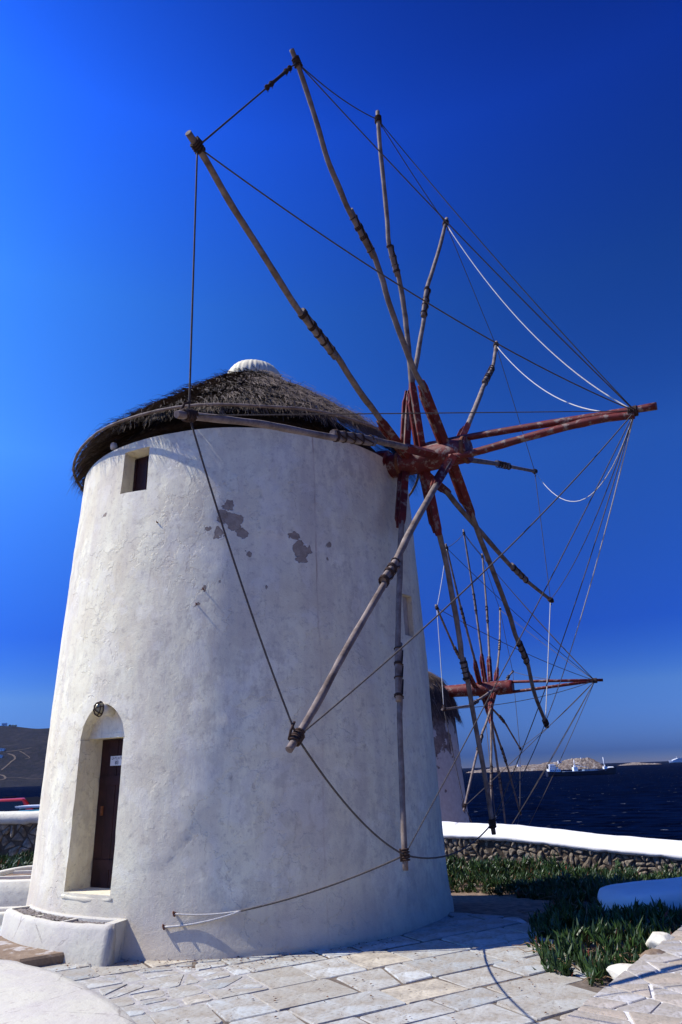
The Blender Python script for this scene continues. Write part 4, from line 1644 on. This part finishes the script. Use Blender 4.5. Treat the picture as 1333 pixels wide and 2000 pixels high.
def far_mill():
    H2 = 5.9
    m = MB()
    prof = [(2.78, -0.5), (2.74, 0.0), (2.66, 1.5), (2.56, 3.0), (2.49, 4.5), (2.42, H2)]
    m.revolve(prof, 90, (0, 0, 0), True, True, lambda r, z, t: r + 0.02 * fbm(math.cos(t) * 2, math.sin(t) * 2, z))
    m.build('tower_wall', 'plaster_far', mill2)
    sc_ = [(0.35, 7.8), (1.35, 7.15), (2.0, 6.68), (2.36, 6.2), (2.47, 5.8), (2.52, 5.4)]
    rf = thatch(mill2, sc_, 11, 14000, 0.013, 1.25)
    C = V((4.807, 24.555, 4.352)) - T2
    A = V((0.916, -0.402, -0.004)).normalized()
    U = (V((0, 0, 1)) - A * A.z).normalized()
    Vv = U.cross(A)
    rs = random.Random(15)
    tk = []
    ph0 = -1.235
    for k in range(12):
        th = ph0 + k * PI / 6 + rs.gauss(0, 0.012)
        RR = 5.66 * rs.uniform(0.98, 1.02)
        d = Vv * math.sin(th) + U * math.cos(th)
        tn = Vv * math.cos(th) - U * math.sin(th)
        off = -0.3 + 0.17 * (k % 6)
        bend = rs.uniform(-0.22, 0.22)
        pts = []
        for f, b in ((0.19, 0), (0.34, 0.4), (0.46, 0.8), (0.60, 1.0), (0.78, 0.6), (1.0, 0.0)):
            pts.append(C + A * off * (1 - f) + d * (RR * f) + tn * (bend * b))
        tk.append(spoke(mill2, C, A, None, off, pts, 2, rs=rs, thick=0.95, sections=7))
    ax = MB().tube([C + A * q for q in (-3.2, -1.0, -0.5, 0.85, 0.95)], [0.2, 0.21, 0.23, 0.235, 0.22], 14).build('axle', 'red', mill2)
    B = C + A * 3.87
    MB().tube([C + A * 0.2 + U * 0.2, C + A * 1.8 + U * 0.12, B], 0.048, 7).build('bowsprit', 'red', ax)
    MB().tube([C + A * 0.4 - U * 0.2, C + A * 1.8 - U * 0.12, B - A * 0.2], 0.052, 7).build('bowsprit', 'red', ax)
    kb = MB()
    for i in range(5):
        kb.ring(B - A * (0.2 + 0.03 * i), A, 0.07, 0.018, 10, 5)
    kb.build('tip_knot', 'lash', ax)
    for k in range(12):
        rope(mill2, tk[k], tk[(k + 1) % 12], 0.05, 0.011, 'rope_pale' if k in (0, 11) else 'rope', 8)
        rope(mill2, tk[k], B - A * 0.25, rs.uniform(0, 0.25), 0.010, 'rope', 12)
    # loose line hanging from the hub, knotted with pale twine
    a_ = C - Vv * 0.9 - U * 1.2 + A * 0.1
    b_ = a_ - U * 5.0
    hr = MB().tube([a_, a_.lerp(b_, 0.5), b_], 0.012, 5).build('hanging_line', 'rope', mill2)
    m = MB()
    for i in range(11):
        q = a_.lerp(b_, 0.55 + 0.04 * i)
        m.tube([q, q + V((0.02, 0, -0.07)), q + V((0.03, 0, -0.12))], [0.012, 0.028, 0.008], 5)
    m.build('pale_twine', 'rope_pale', hr)


far_mill()


# ================================================================== SMALLER THINGS NEAR THE TOWER
def slab(name, label, cat, poly, z0, z1, mat, bev=0.02, group=None):
    P = roundpoly(poly, 0.05)
    me, c = stone_mesh(P, z1 - z0, bev, 0, 0, 0.004)
    o = put(name, me, mat, None, (c[0], c[1], z1))
    return tag(o, label, cat, group)


sb = NB('brown_slab')
f = sb.noise(6, 6, 0.7)
ed = sb.noise(3, 5, 0.6)
slabmat = sb.done(sb.mix(sb.ramp(ed, [(0.55, 0.0), (0.62, 0.7)]), sb.ramp(f, [(0.3, (0.17, 0.115, 0.075)), (0.7, (0.30, 0.22, 0.15))]), (0.5, 0.47, 0.44)), 0.9, sb.bump(f, 0.6, 0.03), 0.15)
slab('step_slab', 'flat brown stone step in front of the doorside planter', 'step', [(-4.75, 9.15), (-3.50, 8.20), (-3.02, 8.52), (-3.30, 8.82), (-4.15, 9.60)], -0.02, 0.10, slabmat, 0.02)


def trough(name, label, outer, zt, soil_z, wall_t, dividers, loc, mat='white'):
    root = thing(name, label, 'planter', (loc[0], loc[1], 0))
    n = len(outer)
    inn = []
    c = centroid(outer)
    for p in outer:
        L = math.hypot(p[0] - c[0], p[1] - c[1])
        k = 1 - wall_t / L
        inn.append((c[0] + (p[0] - c[0]) * k, c[1] + (p[1] - c[1]) * k))
    vs, fs = [], []
    rings = [(outer, -0.05, 1.02), (outer, zt * 0.5, 1.01), (outer, zt - 0.03, 1.0), ([tuple((np.array(a) * 0.8 + np.array(b) * 0.2)) for a, b in zip(outer, inn)], zt, 1), ([tuple((np.array(a) * 0.2 + np.array(b) * 0.8)) for a, b in zip(outer, inn)], zt, 1), (inn, zt - 0.03, 1), (inn, -0.03, 1)]
    for poly, z, k in rings:
        for p in poly:
            vs.append((p[0] * k, p[1] * k, z + 0.01 * fbm(p[0] * 4, p[1] * 4, z)))
    for i in range(len(rings) - 1):
        for j in range(n):
            j2 = (j + 1) % n
            fs.append((i * n + j, i * n + j2, (i + 1) * n + j2, (i + 1) * n + j))
    MB().add(vs, fs, True).build('trough_wall', mat, root)
    MB().prism([(p[0] * 0.995, p[1] * 0.995) for p in inn], -0.02, soil_z).build('soil', 'soil', root)
    for (a, b) in dividers:
        d = V((b[0] - a[0], b[1] - a[1], 0))
        MB().box(((a[0] + b[0]) / 2, (a[1] + b[1]) / 2, zt / 2 - 0.02), (d.length, 0.07, zt - 0.01), math.atan2(d.y, d.x)).build('divider', mat, root)
    return root


def ellipse(rx, ry, n=28, p=2.0, rot=0):
    out = []
    for i in range(n):
        t = 2 * PI * i / n
        x = rx * abs(math.cos(t)) ** (2 / p) * (1 if math.cos(t) >= 0 else -1)
        y = ry * abs(math.sin(t)) ** (2 / p) * (1 if math.sin(t) >= 0 else -1)
        out.append((x * math.cos(rot) - y * math.sin(rot), x * math.sin(rot) + y * math.cos(rot)))
    return out


trough('planter', 'big rounded white planter with divided beds behind the tower at left', ellipse(1.15, 1.15, 40, 3.0), 0.37, 0.30, 0.14, [((-1.0, -0.35), (1.0, -0.35)), ((-0.9, 0.35), (0.9, 0.35))], (-5.15, 13.3))
trough('planter', 'small low white trough on the ground at the left edge beside the tower', ellipse(0.52, 0.22, 28, 3.2), 0.17, 0.10, 0.06, [], (-4.95, 10.85))
slab('kerb_block', 'grey stone kerb block in the grass at the far left edge', 'stone', [(-8.6, 16.2), (-7.25, 16.1), (-7.2, 16.5), (-8.6, 16.6)], -0.1, 0.17, 'pathstone', 0.02)


def rock(name, label, loc, size, mat, seed, flat=0.0):
    vs, fs = [], []
    n, m = 36, 20
    gr = random.Random(seed * 7 + 1)
    planes = [(V((gr.gauss(0, 1), gr.gauss(0, 1), gr.gauss(0, 1))).normalized(), gr.uniform(0.72, 0.95)) for _ in range(17)] + [(V((0, 0, 1)), 0.8)]
    for i in range(m + 1):
        a = PI * i / m
        for k in range(n):
            t = 2 * PI * k / n
            d = V((math.sin(a) * math.cos(t), math.sin(a) * math.sin(t), math.cos(a)))
            q = min(hh_ / max(1e-3, d.dot(nn_)) if d.dot(nn_) > 0.05 else 9.0 for nn_, hh_ in planes)
            q = min(q, 1.15) * (1 + 0.03 * noise.noise(d * 6 + V((seed, 3, 0))))
            vs.append((d.x * size[0] * q, d.y * size[1] * q, d.z * size[2] * q))
    for i in range(m):
        for k in range(n):
            k2 = (k + 1) % n
            fs.append((i * n + k, (i + 1) * n + k, (i + 1) * n + k2, i * n + k2))
    o = MB().add(vs, fs, True).build(name, mat, None, loc)
    return tag(o, label, 'rock')


rock('edging_stone', 'flat whitewashed stone on the path edge beside the succulents, nearest of three', (2.37, 7.00, 0.09), (0.20, 0.13, 0.08), 'white', 1)
rock('edging_stone', 'small brown rock on the path edge between two whitewashed stones', (2.72, 7.36, 0.12), (0.13, 0.10, 0.08), slabmat, 4)
rock('edging_stone', 'whitewashed boulder farthest up the path edge among succulent leaves', (3.04, 7.94, 0.11), (0.15, 0.12, 0.10), 'white', 8)

# dark cloth bag on the path in the corner
vs, fs = [], []
n, m = 20, 12
for i in range(m + 1):
    a = PI * i / m
    for k in range(n):
        t = 2 * PI * k / n
        cx = math.copysign(abs(math.cos(t)) ** 0.7, math.cos(t))
        cy = math.copysign(abs(math.sin(t)) ** 0.7, math.sin(t))
        rr_ = math.sin(a) ** 0.55
        q = 1 + 0.06 * fbm(cx * 2, cy * 2, math.cos(a) * 2)
        vs.append((0.24 * rr_ * cx * q, 0.15 * rr_ * cy * q, 0.17 * math.cos(a) * (1 + 0.1 * fbm(cx, cy, 4))))
for i in range(m):
    for k in range(n):
        k2 = (k + 1) % n
        fs.append((i * n + k, (i + 1) * n + k, (i + 1) * n + k2, i * n + k2))
bagr = thing('bag', 'dark maroon cloth bag lying on the stone path at the bottom right corner', 'bag', (2.36, 5.17, PH + 0.15))
MB().add(vs, fs, True).build('body', 'bag', bagr)
MB().tube([(-0.23, 0, 0.03), (-0.05, -0.155, 0.0), (0.2, -0.06, 0.02)], 0.008, 6).build('seam_cord', 'bag', bagr)

# dry leaf litter on the paving: uncountable crumbs
def litter():
    g = random.Random(9)
    m = MB()
    for i in range(420):
        if g.random() < 0.6:
            t = R(g.uniform(-118, -50))
            r = 2.99 + abs(g.gauss(0, 0.28))
            x, y = TX + r * math.cos(t), TY + r * math.sin(t)
        else:
            x, y = g.uniform(-3.2, 1.7), g.uniform(5.8, 8.3)
        a = g.uniform(0, 2 * PI)
        s = g.uniform(0.006, 0.018)
        z = 0.022
        vs = [(x + math.cos(a) * s, y + math.sin(a) * s, z), (x - math.sin(a) * s * 0.6, y + math.cos(a) * s * 0.6, z + s * 0.5),
              (x - math.cos(a) * s, y - math.sin(a) * s, z + 0.002), (x + math.sin(a) * s * 0.6, y - math.cos(a) * s * 0.6, z + s * 0.4)]
        m.add(vs, [(0, 1, 2), (0, 2, 3)])
    tag(m.build('leaf_litter', simple('dry_leaf', (0.14, 0.06, 0.035), 0.9, 0.1, var=0.5, scale=20)), 'dry brown leaf crumbs scattered on the paving', 'litter', kind='stuff')


litter()


# ================================================================== SUCCULENT GROUND COVER
def inside(poly, x, y):
    c = False
    n = len(poly)
    j = n - 1
    for i in range(n):
        xi, yi = poly[i]
        xj, yj = poly[j]
        if (yi > y) != (yj > y) and x < (xj - xi) * (y - yi) / (yj - yi) + xi:
            c = not c
        j = i
    return c


def edge_dist(poly, x, y):
    d = 9.0
    for i in range(len(poly)):
        a, b = poly[i], poly[(i + 1) % len(poly)]
        ex, ey = b[0] - a[0], b[1] - a[1]
        t = max(0, min(1, ((x - a[0]) * ex + (y - a[1]) * ey) / (ex * ex + ey * ey)))
        d = min(d, math.hypot(x - a[0] - ex * t, y - a[1] - ey * t))
    return d


def succulents(name, label, poly, dens, hmax, seed, hole=None, leaf=(0.055, 0.135)):
    g = random.Random(seed)
    xs, ys = [p[0] for p in poly], [p[1] for p in poly]
    A = (max(xs) - min(xs)) * (max(ys) - min(ys))
    V_, F_ = [], []
    vv = []
    ff = []
    nl = 0
    mound = lambda x, y, e: (hmax + 0.30 * smoothstep(13.5, 16.2, y) * (x > 0)) * smoothstep(0, 0.45, e) * (0.62 + 0.5 * fbm(x * 1.1, y * 1.1, seed, 3))
    for i in range(int(A * dens)):
        x, y = g.uniform(min(xs), max(xs)), g.uniform(min(ys), max(ys))
        if not inside(poly, x, y) or (hole and hole(x, y)):
            continue
        e = edge_dist(poly, x, y)
        h = mound(x, y, e)
        base = V((x, y, ground_z(x, y) + 0.02 + h * g.uniform(0.35, 1.0)))
        lean = V((g.gauss(0, 0.42), g.gauss(0, 0.42), 1)).normalized()
        cnt = g.randint(5, 9)
        big = fbm(x * 2.3, y * 2.3, seed + 7, 2)
        if big < -0.42:
            continue
        base.z += 0.09 * max(0, big) + (0.07 if g.random() < 0.06 else 0)
        for q in range(cnt):
            t = g.uniform(0, 2 * PI)
            spread = g.uniform(0.12, 0.85)
            d = (lean + V((math.cos(t), math.sin(t), 0)) * spread).normalized()
            L = g.uniform(*leaf)
            r = L * g.uniform(0.08, 0.125)
            s = d.cross(V((0, 0, 1)))
            s = s.normalized() if s.length > 1e-4 else V((1, 0, 0))
            b2 = d.cross(s)
            p0 = base + V((g.gauss(0, 0.02), g.gauss(0, 0.02), g.uniform(-0.05, 0.02)))
            p1 = p0 + d * L * 0.55
            p2 = p0 + d * L + V((g.gauss(0, 0.1) * L, g.gauss(0, 0.1) * L, L * g.uniform(-0.05, 0.3)))
            o = nl * 7
            for k in range(3):
                a = 2.0944 * k
                vv.append(p0 + (s * math.cos(a) + b2 * math.sin(a)) * r * 0.8)
            for k in range(3):
                a = 2.0944 * k
                vv.append(p1 + (s * math.cos(a) + b2 * math.sin(a)) * r)
            vv.append(p2)
            for k in range(3):
                k2 = (k + 1) % 3
                ff.append((o + k, o + k2, o + 3 + k2, o + 3 + k))
                ff.append((o + 3 + k, o + 3 + k2, o + 6))
            nl += 1
    me = bpy.data.meshes.new(name)
    me.from_pydata([tuple(v) for v in vv], [], ff)
    me.update()
    o = put(name, me, 'leaf')
    return tag(o, label, 'succulents', kind='stuff')


def wall_hole(x, y):
    # footprint of the low white wall
    P = [(3.1, 9.95), (3.5, 10.05), (4.3, 10.35), (5.4, 10.9), (6.6, 11.6)]
    for i in range(len(P) - 1):
        a, b = P[i], P[i + 1]
        ex, ey = b[0] - a[0], b[1] - a[1]
        t = max(0, min(1, ((x - a[0]) * ex + (y - a[1]) * ey) / (ex * ex + ey * ey)))
        if math.hypot(x - a[0] - ex * t, y - a[1] - ey * t) < 0.46:
            return True
    return False


BEDF = [(1.78, 7.45), (2.05, 7.0), (2.28, 7.0), (2.75, 7.62), (3.35, 8.35), (4.2, 8.9), (6.5, 9.4), (8.2, 11.0), (8.8, 13.6), (7.6, 15.0), (6.6, 15.5), (5.0, 16.2), (3.5, 16.9),
        (0.6, 17.6), (0.3, 15.2), (1.2, 14.75), (2.2, 14.6), (2.65, 14.0), (3.0, 12.6), (2.95, 11.2), (2.55, 10.4), (2.15, 9.6), (1.98, 9.0), (1.88, 8.4), (1.78, 7.9)]
succulents('succulent_bed', 'dense dark green succulent ground cover between paving and sea wall', BEDF, 175, 0.22, 31, wall_hole)
def runners():
    g = random.Random(77)
    m = MB()
    n = 0
    while n < 260:
        x, y = g.uniform(1.7, 4.2), g.uniform(6.95, 15.5)
        if not inside(BEDF, x, y):
            continue
        e = edge_dist(BEDF, x, y)
        if e > 0.45 and g.random() < 0.7:
            continue
        n += 1
        a = g.uniform(0, 2 * PI)
        L = g.uniform(0.12, 0.4)
        P = []
        for i in range(5):
            t = i / 4
            a += g.gauss(0, 0.25)
            x += math.cos(a) * L / 4
            y += math.sin(a) * L / 4
            P.append((x, y, ground_z(x, y) + 0.045 + g.uniform(0, 0.05) + 0.10 * min(e, 0.4)))
        m.tube(P, [0.006, 0.006, 0.005, 0.004, 0.002], 5)
    tag(m.build('dry_runners', simple('dry_stem', (0.20, 0.13, 0.075), 0.9, 0.1, var=0.4, scale=20)), 'dry brown stems along the edge of the succulent bed', 'stems', kind='stuff')


runners()
BEDL = [(-10.5, 15.6), (-6.2, 15.2), (-5.5, 18.2), (-10.5, 18.5)]
succulents('succulent_bed', 'strip of green succulents in front of the left rubble wall', BEDL, 70, 0.30, 41, None, (0.10, 0.19))


# ================================================================== PARKED CARS (left, beyond the wall)
def car(name, label, loc, rz, body, cabin, length, width, belt, paint, windows, rack=None, wheel_r=0.31):
    """profiles in (x, z) side view; cabin narrower than the body"""
    root = thing(name, label, 'car', loc, 'cars parked beyond the left wall', rz)

    def loft(prof, w0, w1, zlo, zhi, m):
        n = len(prof)
        vs = []
        for sgn in (-1, 1):
            for x, z in prof:
                k = (z - zlo) / max(1e-6, (zhi - zlo))
                wd = (w0 + (w1 - w0) * k) / 2
                vs.append((x, sgn * wd, z))
        fs = [tuple(range(n)), tuple(reversed(range(n, 2 * n)))]
        fs += [((i + 1) % n, i, n + i, n + (i + 1) % n) for i in range(n)]
        m.add(vs, fs)

    m = MB()
    loft(body, width, width * 0.97, 0.2, belt, m)
    b = m.build('body', paint, root)
    bev = b.modifiers.new('bevel', 'BEVEL')
    bev.width = 0.04
    bev.segments = 3
    m = MB()
    zt = max(z for x, z in cabin)
    loft(cabin, width * 0.95, width * 0.78, belt, zt, m)
    c = m.build('cabin', paint, root)
    bev = c.modifiers.new('bevel', 'BEVEL')
    bev.width = 0.05
    bev.segments = 3
    for poly in windows:
        for sgn in (-1, 1):
            vs = []
            for x, z in poly:
                k = (z - belt) / (zt - belt)
                wd = (width * 0.95 + (width * 0.78 - width * 0.95) * k) / 2 + 0.006
                vs.append((x, sgn * wd, z))
            f = tuple(range(len(poly)))
            MB().add(vs, [f if sgn < 0 else f[::-1]]).build('side_window', 'glass', c)
    # windscreens: sheets just proud of the sloping ends
    for e in (0, 1):
        a, q = (cabin[0], cabin[1]) if e == 0 else (cabin[-1], cabin[-2])
        k0, k1 = 0.16, 0.86
        dirx = -1 if e == 0 else 1
        vs = []
        for kk in (k0, k1):
            x = a[0] + (q[0] - a[0]) * kk + dirx * 0.012
            z = a[1] + (q[1] - a[1]) * kk + 0.008
            wd = (width * 0.95 + (width * 0.78 - width * 0.95) * kk) / 2 - 0.10
            vs += [(x, -wd, z), (x, wd, z)]
        MB().add(vs, [(0, 1, 3, 2)]).build('windscreen', 'glass', c)
    xs = [p[0] for p in body]
    for x in (min(xs) + 0.72, max(xs) - 0.72):
        for sgn in (-1, 1):
            m = MB().ring((x, sgn * (width / 2 - 0.09), wheel_r), (0, 1, 0), wheel_r - 0.09, 0.095, 22, 8)
            wl = m.build('wheel', 'rubber', root)
            MB().tube([(x, sgn * (width / 2 - 0.16), wheel_r), (x, sgn * (width / 2 - 0.03), wheel_r)], [0.2, 0.17], 16).build('rim', 'steel', wl)
    for sgn in (-1, 1):
        MB().box((min(xs) + 0.02, sgn * width * 0.36, 0.66), (0.06, 0.28, 0.13)).build('headlight', 'signwhite', root)
        MB().box((max(xs) - 0.02, sgn * width * 0.40, 0.72), (0.06, 0.14, 0.18)).build('tail_light', 'car_red', root)
    for x, lab in ((min(xs), 0), (max(xs), 1)):
        MB().box((x + (0.02 if lab else -0.02), 0, 0.42), (0.12, width * 0.94, 0.16)).build('bumper', 'rubber', root)
    if rack:
        rack(root, zt)
    return root


gz = -0.315
# red boxy off-roader: nose to the left, dark soft-top slope at the right
body = [(-1.75, 0.30), (1.75, 0.30), (1.78, 0.95), (-0.55, 0.98), (-1.70, 0.90)]
cabin = [(-0.62, 0.98), (-0.32, 1.62), (0.98, 1.64), (1.74, 0.97)]


def red_top(root, zt):
    MB().box((0.25, 0, zt + 0.035), (0.05, 1.1, 0.04)).build('roof_bar', 'rubber', root)
    vs = [(1.02, -0.62, 1.655), (1.02, 0.62, 1.655), (1.80, 0.72, 0.985), (1.80, -0.72, 0.985)]
    MB().add(vs, [(0, 1, 2, 3)]).build('soft_top', 'rubber', root)


car('parked_car', 'red boxy car with dark windows behind the left wall', (-12.35, 26.2, gz), 0.03, body, cabin, 3.5, 1.65, 0.97, 'car_red',
    [[(-0.46, 1.06), (0.06, 1.06), (0.06, 1.54), (-0.26, 1.54)], [(0.20, 1.06), (1.30, 1.06), (0.98, 1.55), (0.20, 1.55)]], red_top)
body = [(-1.95, 0.26), (1.95, 0.26), (1.98, 0.86), (-0.75, 0.90), (-1.90, 0.76)]
cabin = [(-1.05, 0.90), (-0.45, 1.33), (1.10, 1.36), (1.75, 0.89)]


def rackf(root, zt):
    m = MB()
    for x in (-0.1, 0.75):
        m.box((x, 0, zt + 0.05), (0.04, 1.2, 0.03))
    for y in (-0.55, 0.55):
        m.box((0.33, y, zt + 0.075), (1.15, 0.03, 0.03))
    r = m.build('roof_rack', 'steel', root)
    for i in range(6):
        MB().box((0.33, -0.45 + i * 0.18, zt + 0.10), (1.25, 0.12, 0.035)).build('rack_slat', 'ship_white', r)


car('parked_car', 'low teal car with a white roof rack, only its roof above the left wall', (-9.85, 22.9, gz), 0.02, body, cabin, 3.9, 1.6, 0.89, 'car_teal',
    [[(-0.78, 0.96), (-0.1, 0.96), (-0.1, 1.25), (-0.42, 1.25)], [(0.02, 0.96), (0.75, 0.96), (0.75, 1.27), (0.02, 1.27)], [(0.86, 0.96), (1.40, 0.96), (1.08, 1.27), (0.86, 1.27)]], rackf)


# ================================================================== SHIPS, HOUSES
def hull(m, L, B, zb, zd, sheer=1.0, bow=1, n=26):
    """bow=+1: bow towards +x"""
    vs, fs = [], []
    for i in range(n + 1):
        u = i / n
        x = (u - 0.5) * L
        fine = 1 - max(0, (u - 0.72) / 0.28) ** 2.0
        aft = 0.82 + 0.18 * min(1, u / 0.1)
        w = B / 2 * fine * aft
        up = sheer * (max(0, (u - 0.6) / 0.4) ** 2 * 1.6 + max(0, (0.25 - u) / 0.25) ** 2 * 0.5)
        rake = max(0, (u - 0.9) / 0.1) * L * 0.02
        for wy, z, xr in ((0.72, zb, 0), (0.95, zb + (zd - zb) * 0.4, rake * 0.4), (1.0, zd + up, rake)):
            vs += [((x + xr) * bow, -w * wy, z), ((x + xr) * bow, w * wy, z)]
    for i in range(n):
        a, b = i * 6, (i + 1) * 6
        fs += [(a, b, b + 2, a + 2), (a + 2, b + 2, b + 4, a + 4), (a + 1, a + 3, b + 3, b + 1), (a + 3, a + 5, b + 5, b + 3), (a + 4, b + 4, b + 5, a + 5)]
    fs += [(0, 2, 4, 5, 3, 1), tuple(n * 6 + k for k in (1, 3, 5, 4, 2, 0))]
    m.add(vs, fs)


def freighter():
    root = thing('cargo_ship', 'dark hulled cargo ship with white bridge aft in front of the island', 'ship', (339, 1083, SEA), None, R(2))
    root.scale = (1.18, 1.18, 1.1)
    m = MB()
    hull(m, 86, 13, -1, 5.2, 2.6)
    m.build('hull', 'ship_dark', root)
    m = MB()
    m.box((4, 0, 5.35), (52, 11, 0.5))
    m.build('deck', 'ship_deck', root)
    m = MB()
    m.box((-34, 0, 7.0), (14, 11, 4)); m.box((-35, 0, 10.2), (11, 10, 2.6)); m.box((-36, 0, 12.7), (8, 9, 2.4)); m.box((-36.5, 0, 14.6), (6, 7, 1.6))
    br = m.build('bridge_house', 'ship_white', root)
    for lv, (z, x1, x0) in enumerate(((7.4, -27.5, -40), (10.4, -30, -40), (12.9, -32.5, -39))):
        m = MB()
        k = 5
        for i in range(k):
            x = x0 + (x1 - x0) * (i + 0.5) / k
            yy = -(5.5, 5.0, 4.5)[lv] - 0.03
            m.add([(x - 0.5, yy, z - 0.4), (x + 0.5, yy, z - 0.4), (x + 0.5, yy, z + 0.4), (x - 0.5, yy, z + 0.4)], [(0, 1, 2, 3)])
        m.build('window', 'glass', br)
    MB().revolve([(1.8, 0), (1.7, 4.5)], 14, (-40.2, 0, 9.5)).build('funnel', 'ship_dark', root)
    m = MB(); m.box((-7, 0, 8.2), (5, 6, 5)); m.box((-7, 0, 11.5), (2.2, 2.2, 3))
    mh = m.build('mast_house', 'ship_white', root)
    MB().tube([(-7, 0, 12), (-7, 0, 20)], [0.6, 0.35], 8).build('crane_post', 'ship_white', mh)
    MB().tube([(-7, 0, 13), (10, 0, 10)], [0.4, 0.25], 6).build('crane_boom', 'ship_white', mh)
    MB().tube([(31, 0, 6), (30.5, 0, 17.5), (30.2, 0, 22)], [0.8, 0.6, 0.25], 8).build('foremast', 'ship_white', root)
    m = MB(); m.box((31, 0, 8.6), (4, 5, 3)); m.box((38, 0, 9.2), (6, 6, 1.2), taper=0.7)
    m.build('forecastle', 'ship_white', root)
    for i in range(4):
        MB().box((13.5 + i * 4.3 - 8.5, 0, 6.5), (3.8, 8, 1.8)).build('hatch_cover', 'ship_deck', root)


def cruise():
    root = thing('passenger_ship', 'white passenger ship on the horizon at the right edge', 'ship', (2915, 6500, SEA), None, R(5))
    m = MB()
    hull(m, 190, 26, -1, 14, 4.5, bow=-1, n=34)
    m.build('hull', 'ship_white', root)
    lv = [((-2, 150), 17), ((2, 138), 21), ((6, 124), 25), ((10, 104), 29), ((4, 60), 33)]
    for (cx, L), z in lv:
        d = MB().box((cx + 6, 0, z), (L, 24, 4.2), 0, 0.985).build('deck_house', 'ship_white', root)
        m = MB()
        k = int(L / 6)
        for i in range(k):
            x = cx + 6 - L / 2 + L * (i + 0.5) / k
            m.add([(x - 1.6, -12.15, z - 0.8), (x + 1.6, -12.15, z - 0.8), (x + 1.6, -12.1, z + 0.9), (x - 1.6, -12.1, z + 0.9)], [(0, 1, 2, 3)])
        m.build('window', 'ship_deck', d)
    MB().box((48, 0, 42), (14, 9, 16), 0, 0.7).build('funnel', 'ship_white', root)
    MB().tube([(-22, 0, 34), (-20, 0, 52)], [1.4, 0.5], 8).build('mast', 'ship_white', root)


freighter()
cruise()


def house(label, loc, s, rz):
    root = thing('house', label, 'house', loc, 'white houses on the far hill', rz)
    m = MB()
    m.box((0, 0, s[2] / 2 - 3), (s[0], s[1], s[2] + 6))
    wl = m.build('wall', 'ship_white', root)
    MB().box((0, 0, s[2] + 0.25), (s[0] * 1.03, s[1] * 1.03, 0.5)).build('roof', 'ship_white', root)
    for i in (-1, 1):
        MB().box((i * s[0] * 0.25, -s[1] / 2 - 0.05, s[2] * 0.55), (s[0] * 0.14, 0.12, s[2] * 0.3)).build('window', 'glass', wl)
    MB().box((0, -s[1] / 2 - 0.05, s[2] * 0.3), (s[0] * 0.12, 0.12, s[2] * 0.6)).build('door', 'glass', wl)


def on_hill(k, t):
    y = 4000 + 1500 * t
    return (k * y, y, hill_z(k * y, y))


def on_island(u, label):
    x = 398 + 454 * u
    hgt = float(np.interp(u, [0, 0.06, 0.22, 0.4, 0.55, 0.68, 0.82, 0.9], [0, 5, 14, 17, 18, 25, 31, 28]))
    root = thing('house', label, 'house', (x, 2440, SEA + hgt - 4), 'white houses on the rocky island')
    wl = MB().box((0, 0, 3), (11, 8, 10)).build('wall', 'ship_white', root)
    MB().box((0, 0, 8.2), (11.4, 8.4, 0.5)).build('roof', 'ship_white', root)
    MB().box((-2, -4.05, 3.5), (1.6, 0.15, 2.4)).build('window', 'glass', wl)
    MB().box((2.4, -4.05, 2.0), (1.8, 0.15, 4.0)).build('door', 'glass', wl)


on_island(0.36, 'tiny white house on the low left part of the rocky island')
on_island(0.66, 'tiny white house just left of the rocky island summit')
on_island(0.83, 'tiny white house on the summit of the rocky island')
house('white house on the crest of the far hill at the left edge', on_hill(-0.482, 1.02), (34, 22, 20), 0.1)
house('pale house halfway up the far hill, upper of two at the left edge', on_hill(-0.480, 0.50), (26, 20, 13), 0.0)
house('pale house halfway up the far hill, lower of two at the left edge', on_hill(-0.4815, 0.42), (26, 20, 13), 0.1)
# shrubs on the crest
for k in (-0.474, -0.470, -0.466):
    p = on_hill(k, 1.0)
    g = random.Random(int(-k * 1000))
    root = thing('tree', {-0.474: 'dark round tree on the hill crest beside the white house', -0.470: 'middle one of three dark trees on the far hill crest', -0.466: 'rightmost small dark tree on the far hill crest'}[k], 'tree', p, 'trees on the far hill crest')
    MB().tube([(0, 0, -3), (0.5, 0, 6), (0, 0, 12)], [1.2, 0.9, 0.4], 6).build('trunk', 'lash', root)
    m = MB()
    for i in range(160):
        d = V((g.gauss(0, 1), g.gauss(0, 1), g.gauss(0, 1))).normalized() * (g.random() ** 0.4)
        c_ = V((d.x * 11, d.y * 9, 4 + d.z * 8))
        a_, b_ = V((g.gauss(0, 1), g.gauss(0, 1), g.gauss(0, 1))).normalized() * 2.2, V((g.gauss(0, 1), g.gauss(0, 1), g.gauss(0, 1))).normalized() * 2.2
        m.add([c_ - a_, c_ + b_, c_ + a_, c_ - b_], [(0, 1, 2, 3)])
    m.build('crown', 'leaf', root)
print('flagstones', npv)


# ================================================================== AIR
hz = NB('sea_haze')
hz.t.nodes.remove(hz.bsdf)
pv = hz.n('ShaderNodeVolumePrincipled')
pv.inputs['Color'].default_value = (0.5, 0.66, 1.0, 1)
pv.inputs['Density'].default_value = 0.000008
pv.inputs['Anisotropy'].default_value = 0.2
hz.ln(pv.outputs[0], hz.out.inputs['Volume'])
hb = MB().box((-1000, 3400, 243), (9600, 7400, 516 + 14))
tag(hb.build('haze', hz.m), 'thin blue sea haze', kind='stuff')
